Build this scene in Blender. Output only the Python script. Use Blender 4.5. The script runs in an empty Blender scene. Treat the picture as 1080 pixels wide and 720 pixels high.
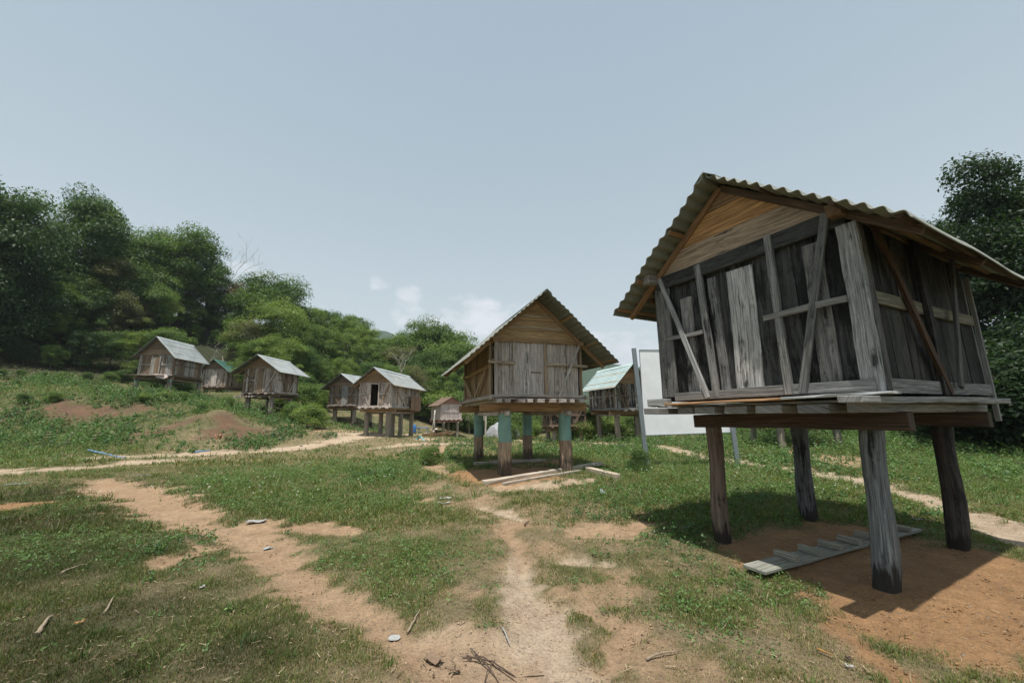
import bpy, math, random
import numpy as np
from mathutils import Vector, Matrix
random.seed(7); RNG = np.random.default_rng(7)
R = math.radians
scene = bpy.context.scene
COL = scene.collection

# ------------------------------------------------------------------ camera
CF, CP, CR, CH = 413.665, 0.18723, -0.00842, 1.6      # focal in px of a 1080 px wide picture, pitch, roll, height
cam_data = bpy.data.cameras.new('camera'); cam = bpy.data.objects.new('camera', cam_data); COL.objects.link(cam)
cam_data.sensor_width = 36; cam_data.lens = 36 * CF / 1080; cam_data.clip_end = 6000; cam_data.clip_start = .05
cam.matrix_world = Matrix.Translation((0, 0, CH)) @ Matrix.Rotation(CP, 4, 'X') @ Matrix.Rotation(R(90), 4, 'X') @ Matrix.Rotation(CR, 4, 'Z')
scene.camera = cam

def ray(px, py):
    dx, dy = px - 540, py - 360; cr, sr = math.cos(-CR), math.sin(-CR)
    u, w = dx * cr - dy * sr, dx * sr + dy * cr; c, s = math.cos(CP), math.sin(CP)
    return np.array([u, CF * c + w * s, CF * s - w * c])

# ------------------------------------------------------------------ numpy noise
_perm = RNG.random((256, 256))
def vnoise(x, y):
    xi = np.floor(x).astype(int); yi = np.floor(y).astype(int); fx = x - xi; fy = y - yi
    fx = fx * fx * (3 - 2 * fx); fy = fy * fy * (3 - 2 * fy)
    g = lambda a, b: _perm[a & 255, b & 255]
    return (g(xi, yi) * (1 - fx) + g(xi + 1, yi) * fx) * (1 - fy) + (g(xi, yi + 1) * (1 - fx) + g(xi + 1, yi + 1) * fx) * fy
def fbm(x, y, o=4, seed=0):
    t = 0; a = .5; n = 0
    for i in range(o):
        t = t + a * vnoise(x * 2 ** i + 17.3 * i + seed * 7.1, y * 2 ** i + 9.7 * i + seed * 3.3); n += a; a *= .5
    return t / n
def sstep(a, b, x):
    t = np.clip((x - a) / (b - a), 0, 1); return t * t * (3 - 2 * t)

# ------------------------------------------------------------------ terrain height
CTRL = [(0,0,0),(3,3,0),(-3,3,0),(0,6,0),(3.9,5,.04),(6,4,.04),(8,8,.02),(-5,6,0),(-9,8,.0),(-6,12,.02),(0,11.8,.22),(3,15,.1),(-11,14,0),
 (-14,10,0),(-18,14,.05),(12,12,.1),(18,18,.3),(6.3,24.3,.06),(12,24,.2),(25,30,.5),(0,24,-.1),(-7.4,44,-.47),(2,40,-.4),
 (-8.2,25.8,.5),(-11,22.5,.55),(-14,35,1.0),(-15,26,1.25),(-18.2,29.75,1.8),(-13,20,.25),(-18,20,.85),(-20,17.5,.35),
 (-22,25,2.7),(-27.4,31.4,3.39),(-24.5,27,3.1),(-27,23,2.9),(-31,24,3.5),(-26,19,1.0),(-32.2,43.7,3.6),(-34,33,4.6),(-25,36,3.9),
 (-22,40,4.2),(-45,50,13),(-60,60,18),(-30,60,11),(-10,60,2),(-18,50,4),(-50,36,9.5),(-42,28,5.0),(-60,20,7),(-40,12,1.0),(-15,80,7),(10,80,2),(-60,90,22),
 (30,60,1),(60,40,2),(40,10,.5),(0,-20,0),(30,-20,0),(-30,-20,0),(-80,100,25),(80,100,4)]
_C = np.array(CTRL, float)
def _phi(r2): return .5 * r2 * np.log(r2 + 1e-6)
_d2 = ((_C[:, None, :2] - _C[None, :, :2]) ** 2).sum(-1); _n = len(_C)
_A = np.zeros((_n + 3, _n + 3)); _A[:_n, :_n] = _phi(_d2) + np.eye(_n) * .02
_A[:_n, _n] = 1; _A[:_n, _n + 1:] = _C[:, :2]; _A[_n:, :_n] = _A[:_n, _n:].T
_W = np.linalg.solve(_A, np.concatenate([_C[:, 2], np.zeros(3)]))
BUMPS = [(3.857 + .472 * a + .881 * b, 5.033 - .881 * a + .472 * b, .20, .20, .045) for a in (-.77, .77) for b in (-1.01, 1.01)] + [(-17.0, 23.2, 1.1, 1.2, .75), (-23.5, 23.5, 2.5, 1.5, .4)]     # earth mounds on the bank
def T(x, y, fine=True):
    x = np.asarray(x, float); y = np.asarray(y, float); sh = x.shape; xf = x.ravel(); yf = y.ravel()
    xc = np.clip(xf, -85, 85); yc = np.clip(yf, -25, 105); z = np.zeros_like(xf)
    for i in range(_n): z += _W[i] * _phi((xc - _C[i, 0]) ** 2 + (yc - _C[i, 1]) ** 2)
    z += _W[_n] + _W[_n + 1] * xc + _W[_n + 2] * yc
    r = np.hypot(xf, yf - 10); k = sstep(95, 220, r); z = z * (1 - k) + 3 * k
    for bx, by, sx, sy, h in BUMPS: z += h * np.exp(-((xf - bx) / sx) ** 2 - ((yf - by) / sy) ** 2)
    # far hills
    for bx, by, sx, sy, h in ((-292, 900, 120, 150, 148), (-420, 1000, 160, 120, 140), (150, 720, 150, 100, 66), (420, 760, 260, 110, 70), (-60, 900, 130, 100, 70)):
        z += h * np.exp(-((xf - bx) / sx) ** 2 - ((yf - by) / sy) ** 2)
    z += sstep(150, 700, r) * 10 * (fbm(xf / 60, yf / 60, 4, 3) - .5)
    if fine:
        near = 1 - sstep(60, 140, r)
        z += near * .10 * (fbm(xf / 2.3, yf / 2.3, 3, 1) - .5) + near * sstep(12, 22, r) * .35 * (fbm(xf / 4, yf / 4, 3, 2) - .5)
        z -= .05 * dirt_soft(xf, yf)
    return z.reshape(sh)
def at(px, py, fine=False):
    d = ray(px, py); t = .2 / CF * 10; o = np.array([0, 0, CH]); prev = 0
    ts = np.concatenate([np.linspace(.004, .06, 400), np.linspace(.06, .3, 400)])
    P = o + ts[:, None] * d; g = P[:, 2] - T(P[:, 0], P[:, 1], fine); k = np.argmax(g < 0)
    if g[k] >= 0: k = len(ts) - 1
    a, b = g[k - 1], g[k]; t = ts[k - 1] + (ts[k] - ts[k - 1]) * a / (a - b + 1e-9)
    p = o + t * d; return float(p[0]), float(p[1])
# ------------------------------------------------------------------ bare earth layout
DIRT = []   # (polyline, half width, kind)   kinds: 0 pale sand, 1 tan earth, 2 orange earth, 3 red-brown soil
def _base_only():
    global dirt_soft
    dirt_soft = lambda x, y: 0
_base_only()
def road(pts, kind, w):
    DIRT.append(([at(*p) for p in pts], w, kind))
road([(-60,500),(0,497),(60,493),(130,488.5),(180,486),(220,483)], 0, [1.1,1.1,1.0,.8,.55,.2])
road([(100,483.5),(160,481),(230,477.5),(290,474),(330,470),(345,467),(365,462.5),(372,459),(403,458),(455,458.5)], 0, [.35,.75,.85,.75,.65,.75,.9,1.1,1.0,.5])
road([(393,472.5),(420,469.5),(467,467.8),(520,467)], 0, [.3,.45,.4,.3])
road([(445,463),(500,462),(560,466),(600,466)], 0, [.5,.6,.4,.3])
road([(560,464),(610,466.5),(650,468.5),(700,471)], 0, [.2,.3,.5,.6])
road([(690,470),(715,475),(745,482),(790,489),(830,494),(880,502),(930,513),(980,529),(1030,548),(1090,572)], 0, [.5,.5,.55,.5,.5,.5,.4,.3,.3,.4])
road([(830,476),(870,483),(905,492)], 1, [.5,.9,.5])
road([(105,506),(130,515),(165,532),(215,552),(250,562),(285,580),(320,608),(350,632),(385,652),(425,670),(480,690),(530,720)], 1, [.35,.75,.7,.45,.42,.36,.30,.27,.26,.22,.3,.4])
road([(255,556),(300,553),(345,556),(375,560)], 1, [.3,.35,.22,.08])
road([(230,575),(190,585),(165,600)], 1, [.2,.25,.1])
road([(-30,540),(20,532),(60,527)], 2, [.5,.55,.2])
road([(540,575),(548,600),(555,622),(563,645),(568,670),(565,695),(556,730),(556,800)], 0, [.05,.12,.20,.26,.32,.42,.55,.6])
road([(500,690),(470,672),(440,668)], 0, [.3,.16,.1])
road([(620,640),(660,660),(640,700)], 1, [.1,.14,.12])
road([(880,660),(920,690),(960,715)], 2, [.08,.12,.1])
road([(508,533),(530,539),(552,549)], 0, [.18,.35,.15])
road([(520,555),(545,575),(552,600)], 1, [.06,.12,.08])
road([(590,592),(612,590),(640,594)], 0, [.1,.2,.1])
road([(620,562),(648,558),(690,552)], 1, [.28,.42,.1])
road([(530,514),(570,511),(622,507)], 0, [.25,.45,.2])
road([(500,500),(530,503),(570,497)], 2, [.7,1.0,.7])
road([(540,486),(575,488)], 2, [.8,.8])
road([(470,470),(458,480),(454,492),(470,500)], 1, [.25,.3,.3,.15])
road([(62,425),(90,440),(130,436),(150,430)], 3, [.6,.9,.8,.5])
road([(225,455),(245,447),(265,458),(210,462)], 3, [.6,1.0,.7,.3])
road([(300,447),(330,452),(370,455)], 1, [.6,.9,.5])
road([(135,462),(180,452),(205,440)], 3, [.35,.5,.3])
DIRT.append(([(-.9, 3.4), (-.4, 3.0), (.1, 2.2)], [.12, .3, .6], 1))
_HUTDIRT = [at(*p) for p in ((768,572),(800,559),(862,548),(905,556),(955,562),(1010,580),(1060,590),(1130,612),(1150,700),(1080,703),(1000,690),(940,668),(880,640),(840,618),(800,601))]
DCOL = np.array([[.47,.37,.265],[.39,.27,.168],[.34,.20,.10],[.125,.08,.053]])
def seg_field(x, y, pts, ws):
    best = np.full(x.shape, -9.)
    for i in range(len(pts) - 1):
        (ax, ay), (bx, by) = pts[i], pts[i + 1]; wa, wb = ws[i], ws[i + 1]
        L2 = (bx - ax) ** 2 + (by - ay) ** 2 + 1e-9
        t = np.clip(((x - ax) * (bx - ax) + (y - ay) * (by - ay)) / L2, 0, 1)
        d = np.hypot(x - ax - t * (bx - ax), y - ay - t * (by - ay)); w = wa + (wb - wa) * t
        best = np.maximum(best, (w - d) / (np.maximum(w, .12)))
    return best
def poly_field(x, y, poly):
    inside = np.zeros(x.shape, bool); dmin = np.full(x.shape, 99.); n = len(poly)
    for i in range(n):
        ax, ay = poly[i]; bx, by = poly[(i + 1) % n]
        c = ((ay > y) != (by > y)) & (x < (bx - ax) * (y - ay) / (by - ay + 1e-9) + ax); inside ^= c
        L2 = (bx - ax) ** 2 + (by - ay) ** 2; t = np.clip(((x - ax) * (bx - ax) + (y - ay) * (by - ay)) / L2, 0, 1)
        dmin = np.minimum(dmin, np.hypot(x - ax - t * (bx - ax), y - ay - t * (by - ay)))
    return np.where(inside, dmin, -dmin)
def dirt_fields(x, y):
    """coverage 0..1 and colour of the bare earth"""
    cov = np.zeros(x.shape); col = np.zeros(x.shape + (3,)); wsum = np.zeros(x.shape) + 1e-6
    rough = (fbm(x * 1.6, y * 1.6, 4, 5) - .5) * 2.1 + (fbm(x * 7, y * 7, 4, 6) - .5) * 2.2
    r = np.hypot(x, y); m = r < 70
    xs, ys, rg = x[m], y[m], rough[m]
    for pts, ws, kind in DIRT:
        f = seg_field(xs, ys, pts, ws); c = sstep(-.2, .4, f + rg * .75)
        c = c * (f > -2.5)
        cov[m] = np.maximum(cov[m], c); wsum[m] += c ** 2 + 1e-9; col[m] += (c ** 2)[:, None] * DCOL[kind]
    wn_ = zone(xs, ys, DRY); f = fbm(xs * 1.9, ys * 1.9, 5, 71) + .25 * (fbm(xs * 9, ys * 9, 3, 72) - .5); c = sstep(.53, .63, f) * np.clip(wn_ * 1.5 - .25, 0, 1) * .85 * (ys < 14)
    cov[m] = np.maximum(cov[m], c); wsum[m] += c ** 2; col[m] += (c ** 2)[:, None] * DCOL[1]
    f = poly_field(xs, ys, _HUTDIRT); c = sstep(-.16, .16, f + rg * .30)
    cov[m] = np.maximum(cov[m], c); wsum[m] += 3 * c ** 2; col[m] += (3 * c ** 2)[:, None] * DCOL[2]
    return cov, (col + 1e-6 * DCOL[1]) / wsum[..., None]
def dirt_soft(x, y):
    out = np.zeros(x.shape); m = np.hypot(x, y) < 40
    if m.any():
        xs, ys = x[m], y[m]; b = np.zeros(xs.shape)
        for pts, ws, kind in DIRT:
            if kind < 2: b = np.maximum(b, sstep(-.3, .8, seg_field(xs, ys, pts, ws)))
        out[m] = b
    return out
# dryness / lushness / darkening of the grass, laid out from the photograph
LUSH = [(at(*p), r) for p, r in (((230,515),2.4),((330,500),3.2),((300,530),1.6),((420,500),2.6),((400,530),1.2),((380,585),.9),((440,590),.8),((700,500),2.6),((640,480),3.5),
        ((780,520),2.2),((700,555),.8),((640,620),.35),((1000,500),4.),((60,575),1.2),((740,640),.4),((560,490),1.5),((860,470),6),((30,470),6),((60,440),5),((150,440),5),((20,420),6),((200,425),5),((280,440),4),((960,480),6),((1060,500),5),((1000,460),6),((700,490),3),((90,430),4),((1080,470),7),((820,500),2.5))]
DRY = [(at(*p), r) for p, r in (((520,680),.7),((540,620),.8),((680,620),.6),((620,700),.8),((780,690),.5),((860,710),.5),((500,720),.6),((640,560),1.2),((520,560),1.3),((480,520),1.3),((760,680),.4),((600,640),.9),((560,560),1.3),((480,560),.7),((700,660),.5),((820,690),.45),((440,720),.4),((450,470),5),((280,465),4),((200,462),3),((120,455),3),((330,455),4),((650,700),.4),((600,700),.4),((520,590),.8))]
DARKG_VIGNETTE = [(at(*p), r) for p, r in (((40,600),1.5),((20,680),1.1),((120,650),.8),((60,715),.7),((60,520),2.),((120,710),.5),((250,690),.5),((0,560),2.5))]  # darker grass, with lens corner darkening also painted into its colour
def zone(x, y, L):
    f = np.zeros(x.shape)
    for (cx, cy), r in L: f = np.maximum(f, np.exp(-((x - cx) ** 2 + (y - cy) ** 2) / (r * r)))
    return f
def grass_fields(x, y):
    lush = zone(x, y, LUSH); dry = zone(x, y, DRY); dk = zone(x, y, DARKG_VIGNETTE)
    n = fbm(x * .9, y * .9, 4, 8); n2 = fbm(x * 4.3, y * 4.3, 4, 9)
    l = np.clip(.47 + .42 * lush - .40 * dry + (n - .5) * 1.0 + (n2 - .5) * 1.3, 0, 1)
    return l, dk

# ------------------------------------------------------------------ materials
def hexc(h):
    c = [int(h[i:i + 2], 16) / 255 for i in (0, 2, 4)]
    return tuple((v / 12.92 if v <= .04045 else ((v + .055) / 1.055) ** 2.4) for v in c)
class NT:
    def __init__(s, name):
        s.m = bpy.data.materials.new(name); s.m.use_nodes = True; s.t = s.m.node_tree; s.n = s.t.nodes; s.l = s.t.links
        s.b = s.n['Principled BSDF']; s.out = s.n['Material Output']
    def add(s, typ, **k):
        n = s.n.new(typ)
        for a, v in k.items():
            if a.startswith('in_'):
                key = a[3:]; key = int(key) if key.isdigit() else key.replace('_', ' ')
                n.inputs[key].default_value = v
            else: setattr(n, a, v)
        return n
    def link(s, a, b): s.l.new(a, b)
    def mix(s, fac, a, b, typ='MIX'):
        n = s.n.new('ShaderNodeMix'); n.data_type = 'RGBA'; n.blend_type = typ
        for sock, v in ((n.inputs[0], fac), (n.inputs[6], a), (n.inputs[7], b)):
            if hasattr(v, 'links') or isinstance(v, bpy.types.NodeSocket): s.link(v, sock)
            else: sock.default_value = v if not isinstance(v, tuple) or len(v) == 4 else (*v, 1)
        return n.outputs[2]
    def math(s, op, a, b=0., clamp=False):
        n = s.n.new('ShaderNodeMath'); n.operation = op; n.use_clamp = clamp
        for sock, v in ((n.inputs[0], a), (n.inputs[1], b)):
            if isinstance(v, bpy.types.NodeSocket): s.link(v, sock)
            else: sock.default_value = v
        return n.outputs[0]
    def ramp(s, v, stops):
        n = s.n.new('ShaderNodeValToRGB'); e = n.color_ramp.elements
        while len(e) < len(stops): e.new(.5)
        for i, (p, c) in enumerate(stops):
            e[i].position = p; e[i].color = (*c, 1) if isinstance(c, tuple) else (c, c, c, 1)
        s.link(v, n.inputs[0]); return n.outputs[0]
    def noise(s, vec, scale, detail=4, rough=.55):
        n = s.n.new('ShaderNodeTexNoise'); n.inputs['Scale'].default_value = scale; n.inputs['Detail'].default_value = detail
        n.inputs['Roughness'].default_value = rough
        if vec is not None: s.link(vec, n.inputs['Vector'])
        return n.outputs[0]
    def vscale(s, vec, v):
        n = s.n.new('ShaderNodeVectorMath'); n.operation = 'MULTIPLY'; s.link(vec, n.inputs[0]); n.inputs[1].default_value = v; return n.outputs[0]
    def bump(s, h, strength, dist=.01):
        n = s.n.new('ShaderNodeBump'); n.inputs['Strength'].default_value = strength; n.inputs['Distance'].default_value = dist
        s.link(h, n.inputs['Height']); s.link(n.outputs[0], s.b.inputs['Normal'])

def mat_wood(name, bands=None, rough=.85):
    """weathered timber: board colour from 'tint' (alpha = how much black stain), grain from 'g' = (along, across, seed).
    bands: list of (z, colour) painted or burnt rings on a post, real paint that ends at a ragged edge"""
    t = NT(name); tint = t.add('ShaderNodeAttribute', attribute_name='tint'); g = t.add('ShaderNodeAttribute', attribute_name='g')
    fib = t.noise(t.vscale(g.outputs['Vector'], (1.3, 42, 1)), 1.6, 6, .65)
    fib2 = t.noise(t.vscale(g.outputs['Vector'], (3.5, 130, 1)), 1.2, 3, .6)
    base = t.mix(1., tint.outputs['Color'], t.ramp(fib, [(.28, .30), (.5, .92), (.72, 1.65)]), 'MULTIPLY')
    base = t.mix(.8, base, t.ramp(fib2, [(.3, .5), (.5, 1.), (.72, 1.4)]), 'MULTIPLY')
    st = t.noise(t.vscale(g.outputs['Vector'], (1.0, 9, 1)), 1.7, 7, .7)
    oc = t.add('ShaderNodeTexCoord')
    bl = t.noise(oc.outputs['Object'], 2.3, 6, .7)
    s1 = t.math('ADD', t.math('MULTIPLY', st, .62), t.math('MULTIPLY', bl, .38))
    thr = t.math('SUBTRACT', .80, t.math('MULTIPLY', tint.outputs['Alpha'], .60))
    mask = t.math('MULTIPLY', t.math('SUBTRACT', s1, thr), 13., True)
    base = t.mix(t.math('MULTIPLY', mask, .95), base, (.012, .013, .012))
    speck = t.math('MULTIPLY', t.math('SUBTRACT', t.noise(oc.outputs['Object'], 60, 4, .7), .6), 7., True)
    base = t.mix(t.math('MULTIPLY', speck, t.math('MULTIPLY', tint.outputs['Alpha'], 1.2, True)), base, (.02, .02, .018))
    ble = t.noise(t.vscale(g.outputs['Vector'], (2.2, 11, 1)), 2.1, 8, .75)
    bm_ = t.math('MULTIPLY', t.math('MULTIPLY', t.math('SUBTRACT', ble, .54), 9., True), t.math('MULTIPLY', t.math('SUBTRACT', tint.outputs['Alpha'], .2), 1.9, True))
    base = t.mix(t.math('MULTIPLY', bm_, .62), base, t.mix(1., t.mix(1., tint.outputs['Color'], (2.7, 2.7, 2.66, 1), 'MULTIPLY'), t.ramp(fib2, [(.3, .45), (.7, 1.2)]), 'MULTIPLY'))
    crk = t.noise(t.vscale(g.outputs['Vector'], (.7, 26, 1)), 2.2, 4, .6)
    cm = t.math('MULTIPLY', t.math('SUBTRACT', .34, crk), 22., True)
    base = t.mix(t.math('MULTIPLY', cm, .8), base, (.02, .018, .015))
    h = fib
    if bands:
        sep = t.add('ShaderNodeSeparateXYZ'); t.link(oc.outputs['Object'], sep.inputs[0])
        rag = t.noise(t.vscale(oc.outputs['Object'], (22, 22, 2)), 1., 5, .7)
        for (z0, z1, colr, amp, op, *soft) in bands:
            sf = soft[0] if soft else 60.
            zz = t.math('ADD', sep.outputs[2], t.math('MULTIPLY', t.math('SUBTRACT', rag, .5), amp))
            m = t.math('MULTIPLY', t.math('MULTIPLY', t.math('SUBTRACT', zz, z0), sf, True), t.math('MULTIPLY', t.math('SUBTRACT', z1, zz), sf, True))
            m = t.math('MULTIPLY', m, t.math('MULTIPLY', t.math('SUBTRACT', .95 if op > .9 else .72, fib), 5., True))
            pc = t.mix(1., (*colr, 1), t.ramp(bl, [(.3, .7), (.7, 1.25)]), 'MULTIPLY')
            base = t.mix(t.math('MULTIPLY', m, op), base, pc)
    t.link(base, t.b.inputs['Base Color']); t.b.inputs['Roughness'].default_value = rough; t.b.inputs['Specular IOR Level'].default_value = .25
    t.bump(t.math('ADD', fib, t.math('MULTIPLY', fib2, .5)), .55, .012)
    return t.m
def mat_roof(name, c1, c2, rough=.6, rust=.0, metal=0.):
    t = NT(name); oc = t.add('ShaderNodeTexCoord')
    a = t.noise(oc.outputs['Object'], 1.7, 6, .65); b = t.noise(t.vscale(oc.outputs['Object'], (3, 3, 3)), 9, 5, .7)
    base = t.mix(t.ramp(a, [(.35, 0.), (.65, 1.)]), c1, c2)
    base = t.mix(.7, base, t.ramp(b, [(.3, .72), (.6, 1.12)]), 'MULTIPLY')
    if rust:
        m = t.math('MULTIPLY', t.math('SUBTRACT', t.noise(oc.outputs['Object'], 3.1, 8, .75), 1 - rust), 8., True)
        base = t.mix(m, base, (.13, .075, .045))
    t.link(base, t.b.inputs['Base Color']); t.b.inputs['Roughness'].default_value = rough; t.b.inputs['Metallic'].default_value = metal
    t.bump(b, .2, .005); return t.m
def mat_plain(name, c, rough=.7, var=.25, scale=12, spec=.3, metal=0., dirt=0., dirtc=(.12, .09, .06)):
    t = NT(name); oc = t.add('ShaderNodeTexCoord'); a = t.noise(oc.outputs['Object'], scale, 5, .65)
    base = t.mix(1., (*c, 1), t.ramp(a, [(.3, 1 - var), (.7, 1 + var)]), 'MULTIPLY')
    if dirt:
        m = t.math('MULTIPLY', t.math('SUBTRACT', t.noise(oc.outputs['Object'], scale * .35, 7, .75), 1 - dirt), 5., True)
        base = t.mix(m, base, dirtc)
    t.link(base, t.b.inputs['Base Color']); t.b.inputs['Roughness'].default_value = rough
    t.b.inputs['Specular IOR Level'].default_value = spec; t.b.inputs['Metallic'].default_value = metal; t.bump(a, .3, .01); return t.m
def mat_leaf(name, trans=.3, rough=.5, gain=1.):
    t = NT(name); tint = t.add('ShaderNodeAttribute', attribute_name='tint')
    c = t.mix(1., tint.outputs['Color'], (gain, gain, gain, 1), 'MULTIPLY')
    t.link(c, t.b.inputs['Base Color']); t.b.inputs['Roughness'].default_value = rough; t.b.inputs['Specular IOR Level'].default_value = .3
    tr = t.add('ShaderNodeBsdfTranslucent'); c2 = t.mix(1., c, (1.15, 1.3, .55, 1), 'MULTIPLY'); t.link(c2, tr.inputs[0])
    ms = t.add('ShaderNodeMixShader'); ms.inputs[0].default_value = trans
    t.link(t.b.outputs[0], ms.inputs[1]); t.link(tr.outputs[0], ms.inputs[2]); t.link(ms.outputs[0], t.out.inputs[0]); return t.m

M = {}
M['wood'] = mat_wood('weathered_wood')
TEAL = (.20, .355, .31)
M['post_teal'] = mat_wood('post_wood_teal_paint', [(.72, 1.42, TEAL, .012, .95), (-.5, .30, (.035, .028, .024), 1.1, .82, 16.)])
M['post_burnt'] = mat_wood('post_wood_burnt_foot', [(-.5, .22, (.022, .018, .015), .7, .92, 14.)])
M['post_far'] = mat_wood('post_wood_old_teal', [(.95, 1.5, (.075, .20, .17), .02, .85), (-.5, .15, (.03, .026, .022), .3, .8)])
M['post_red'] = mat_wood('post_wood_red_top', [(1.12, 1.5, (.30, .03, .02), .03, .9)])
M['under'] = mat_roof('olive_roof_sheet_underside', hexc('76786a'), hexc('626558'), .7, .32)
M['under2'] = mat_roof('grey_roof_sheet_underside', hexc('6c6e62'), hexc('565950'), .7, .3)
M['roof_olive'] = mat_roof('weathered_olive_roof_sheet', hexc('93958c'), hexc('7f8178'), .65, .33)
M['roof_white'] = mat_roof('pale_grey_roof_sheet', hexc('b4b8b6'), hexc('989e9d'), .55, .30)
M['roof_teal'] = mat_roof('green_roof_sheet', hexc('5d857b'), hexc('4b756c'), .55, .3)
M['roof_mint'] = mat_roof('pale_mint_roof_sheet', hexc('b7c6c4'), hexc('a2b6b4'), .55, .3)
M['roof_rust'] = mat_roof('rusty_roof_sheet', hexc('85705f'), hexc('6f5a4e'), .8, .45)
M['iron'] = mat_plain('galvanised_iron', hexc('7d8589'), .5, .2, 25, .5, .3, .38, (.10, .07, .05))
M['board_white'] = mat_plain('white_sheet_panel', hexc('e4e6e8'), .55, .07, 2.5, .4, 0, .33, (.42,.38,.33))
M['leaf'] = mat_leaf('leaf_foliage'); M['crown'] = mat_leaf('tree_leaf_foliage', .38, .5, 1.2); M['grassm'] = mat_leaf('grass_blade', .3, .55)
M['bark'] = mat_plain('bark', (.095, .075, .058), .9, .4, 9, .2)
M['barepale'] = mat_plain('bleached_dead_branch', (.42, .39, .34), .8, .25, 20, .2)
M['litter_white'] = mat_plain('dirty_white_litter', (.31, .31, .30), .6, .2, 40, .3, 0, .45, (.27, .21, .15))
M['litter_plastic'] = mat_plain('crumpled_grey_blue_plastic', (.30, .34, .36), .3, .2, 30, .5)
M['litter_card'] = mat_plain('damp_brown_cardboard', (.20, .14, .095), .8, .2, 30, .2)
M['blue'] = mat_plain('bright_blue_plastic', (.045, .17, .42), .4, .15, 12, .5)
M['cyan'] = mat_plain('turquoise_plastic', (.16, .42, .46), .4, .2, 12, .5)
M['blue_hose'] = mat_plain('blue_plastic_tube', (.13, .27, .45), .45, .15, 12, .5)
M['brick'] = mat_plain('orange_broken_brick', (.42, .17, .10), .85, .25, 30, .2)
M['tarp'] = mat_plain('grey_tarpaulin', (.25, .255, .26), .5, .25, 5, .4, 0, .42, (.16, .13, .1))
M['stick'] = mat_plain('dry_stick', (.25, .20, .14), .85, .3, 40, .2)
M['twig'] = mat_plain('dark_dry_twig', (.07, .05, .038), .85, .3, 40, .2)
M['dark'] = mat_plain('dark_old_timber', (.06, .05, .04), .9, .3, 10, .2)
M['leaf_yellow'] = mat_plain('fallen_yellow_leaf', (.30, .17, .06), .7, .2, 30, .2)
M['cloth_white'] = mat_plain('pale_cloth', (.55, .45, .42), .8, .2, 10, .2)

def ground_material():
    t = NT('earth_and_grass_ground'); col = t.add('ShaderNodeAttribute', attribute_name='col'); msk = t.add('ShaderNodeAttribute', attribute_name='cover')
    oc = t.add('ShaderNodeTexCoord'); o = oc.outputs['Object']
    n1 = t.noise(o, 7, 8, .7); n2 = t.noise(o, 45, 5, .7); n3 = t.noise(o, 1.3, 5, .6)
    base = t.mix(.9, col.outputs['Color'], t.ramp(n1, [(.3, .68), (.52, 1.), (.72, 1.28)]), 'MULTIPLY')
    base = t.mix(.7, base, t.ramp(n2, [(.3, .6), (.5, 1.), (.7, 1.3)]), 'MULTIPLY')
    peb = t.math('MULTIPLY', t.math('SUBTRACT', t.noise(o, 30, 3, .5), .64), 14., True)
    base = t.mix(t.math('MULTIPLY', peb, msk.outputs['Fac']), base, (.42, .35, .27))
    base = t.mix(t.math('MULTIPLY', t.ramp(n3, [(.4, 0.), (.7, .35)]), msk.outputs['Fac']), base, (.25, .14, .075))
    t.link(base, t.b.inputs['Base Color']); t.b.inputs['Roughness'].default_value = .95; t.b.inputs['Specular IOR Level'].default_value = .12
    t.bump(t.math('ADD', t.math('ADD', t.math('MULTIPLY', n1, 1.), t.math('MULTIPLY', n2, .4)), t.math('MULTIPLY', peb, .25)), 1., .07); return t.m
M['ground'] = ground_material()

# ------------------------------------------------------------------ mesh builder
def link(name, me, parent=None):
    o = bpy.data.objects.new(name, me); COL.objects.link(o)
    if parent is not None: o.parent = parent
    return o
def np_mesh(name, V, F, k, mat, tint=None, smooth=False, attrs=None):
    """V (n,3), F flat index array of faces with k corners"""
    me = bpy.data.meshes.new(name); V = np.asarray(V, np.float32); F = np.asarray(F, np.int32).ravel(); nf = len(F) // k
    me.vertices.add(len(V)); me.vertices.foreach_set('co', V.ravel()); me.loops.add(len(F)); me.loops.foreach_set('vertex_index', F)
    me.polygons.add(nf); me.polygons.foreach_set('loop_start', np.arange(nf, dtype=np.int32) * k)
    if smooth: me.polygons.foreach_set('use_smooth', np.ones(nf, bool))
    if tint is not None:
        a = me.color_attributes.new('tint', 'FLOAT_COLOR', 'POINT'); c = np.ones((len(V), 4), np.float32); c[:, :tint.shape[1]] = tint; a.data.foreach_set('color', c.ravel())
    for nm, arr in (attrs or {}).items():
        if arr.ndim == 1: a = me.attributes.new(nm, 'FLOAT', 'POINT'); a.data.foreach_set('value', arr.astype(np.float32))
        else:
            a = me.color_attributes.new(nm, 'FLOAT_COLOR', 'POINT'); c = np.ones((len(V), 4), np.float32); c[:, :3] = arr; a.data.foreach_set('color', c.ravel())
    me.update(calc_edges=True); me.materials.append(mat); return me
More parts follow.
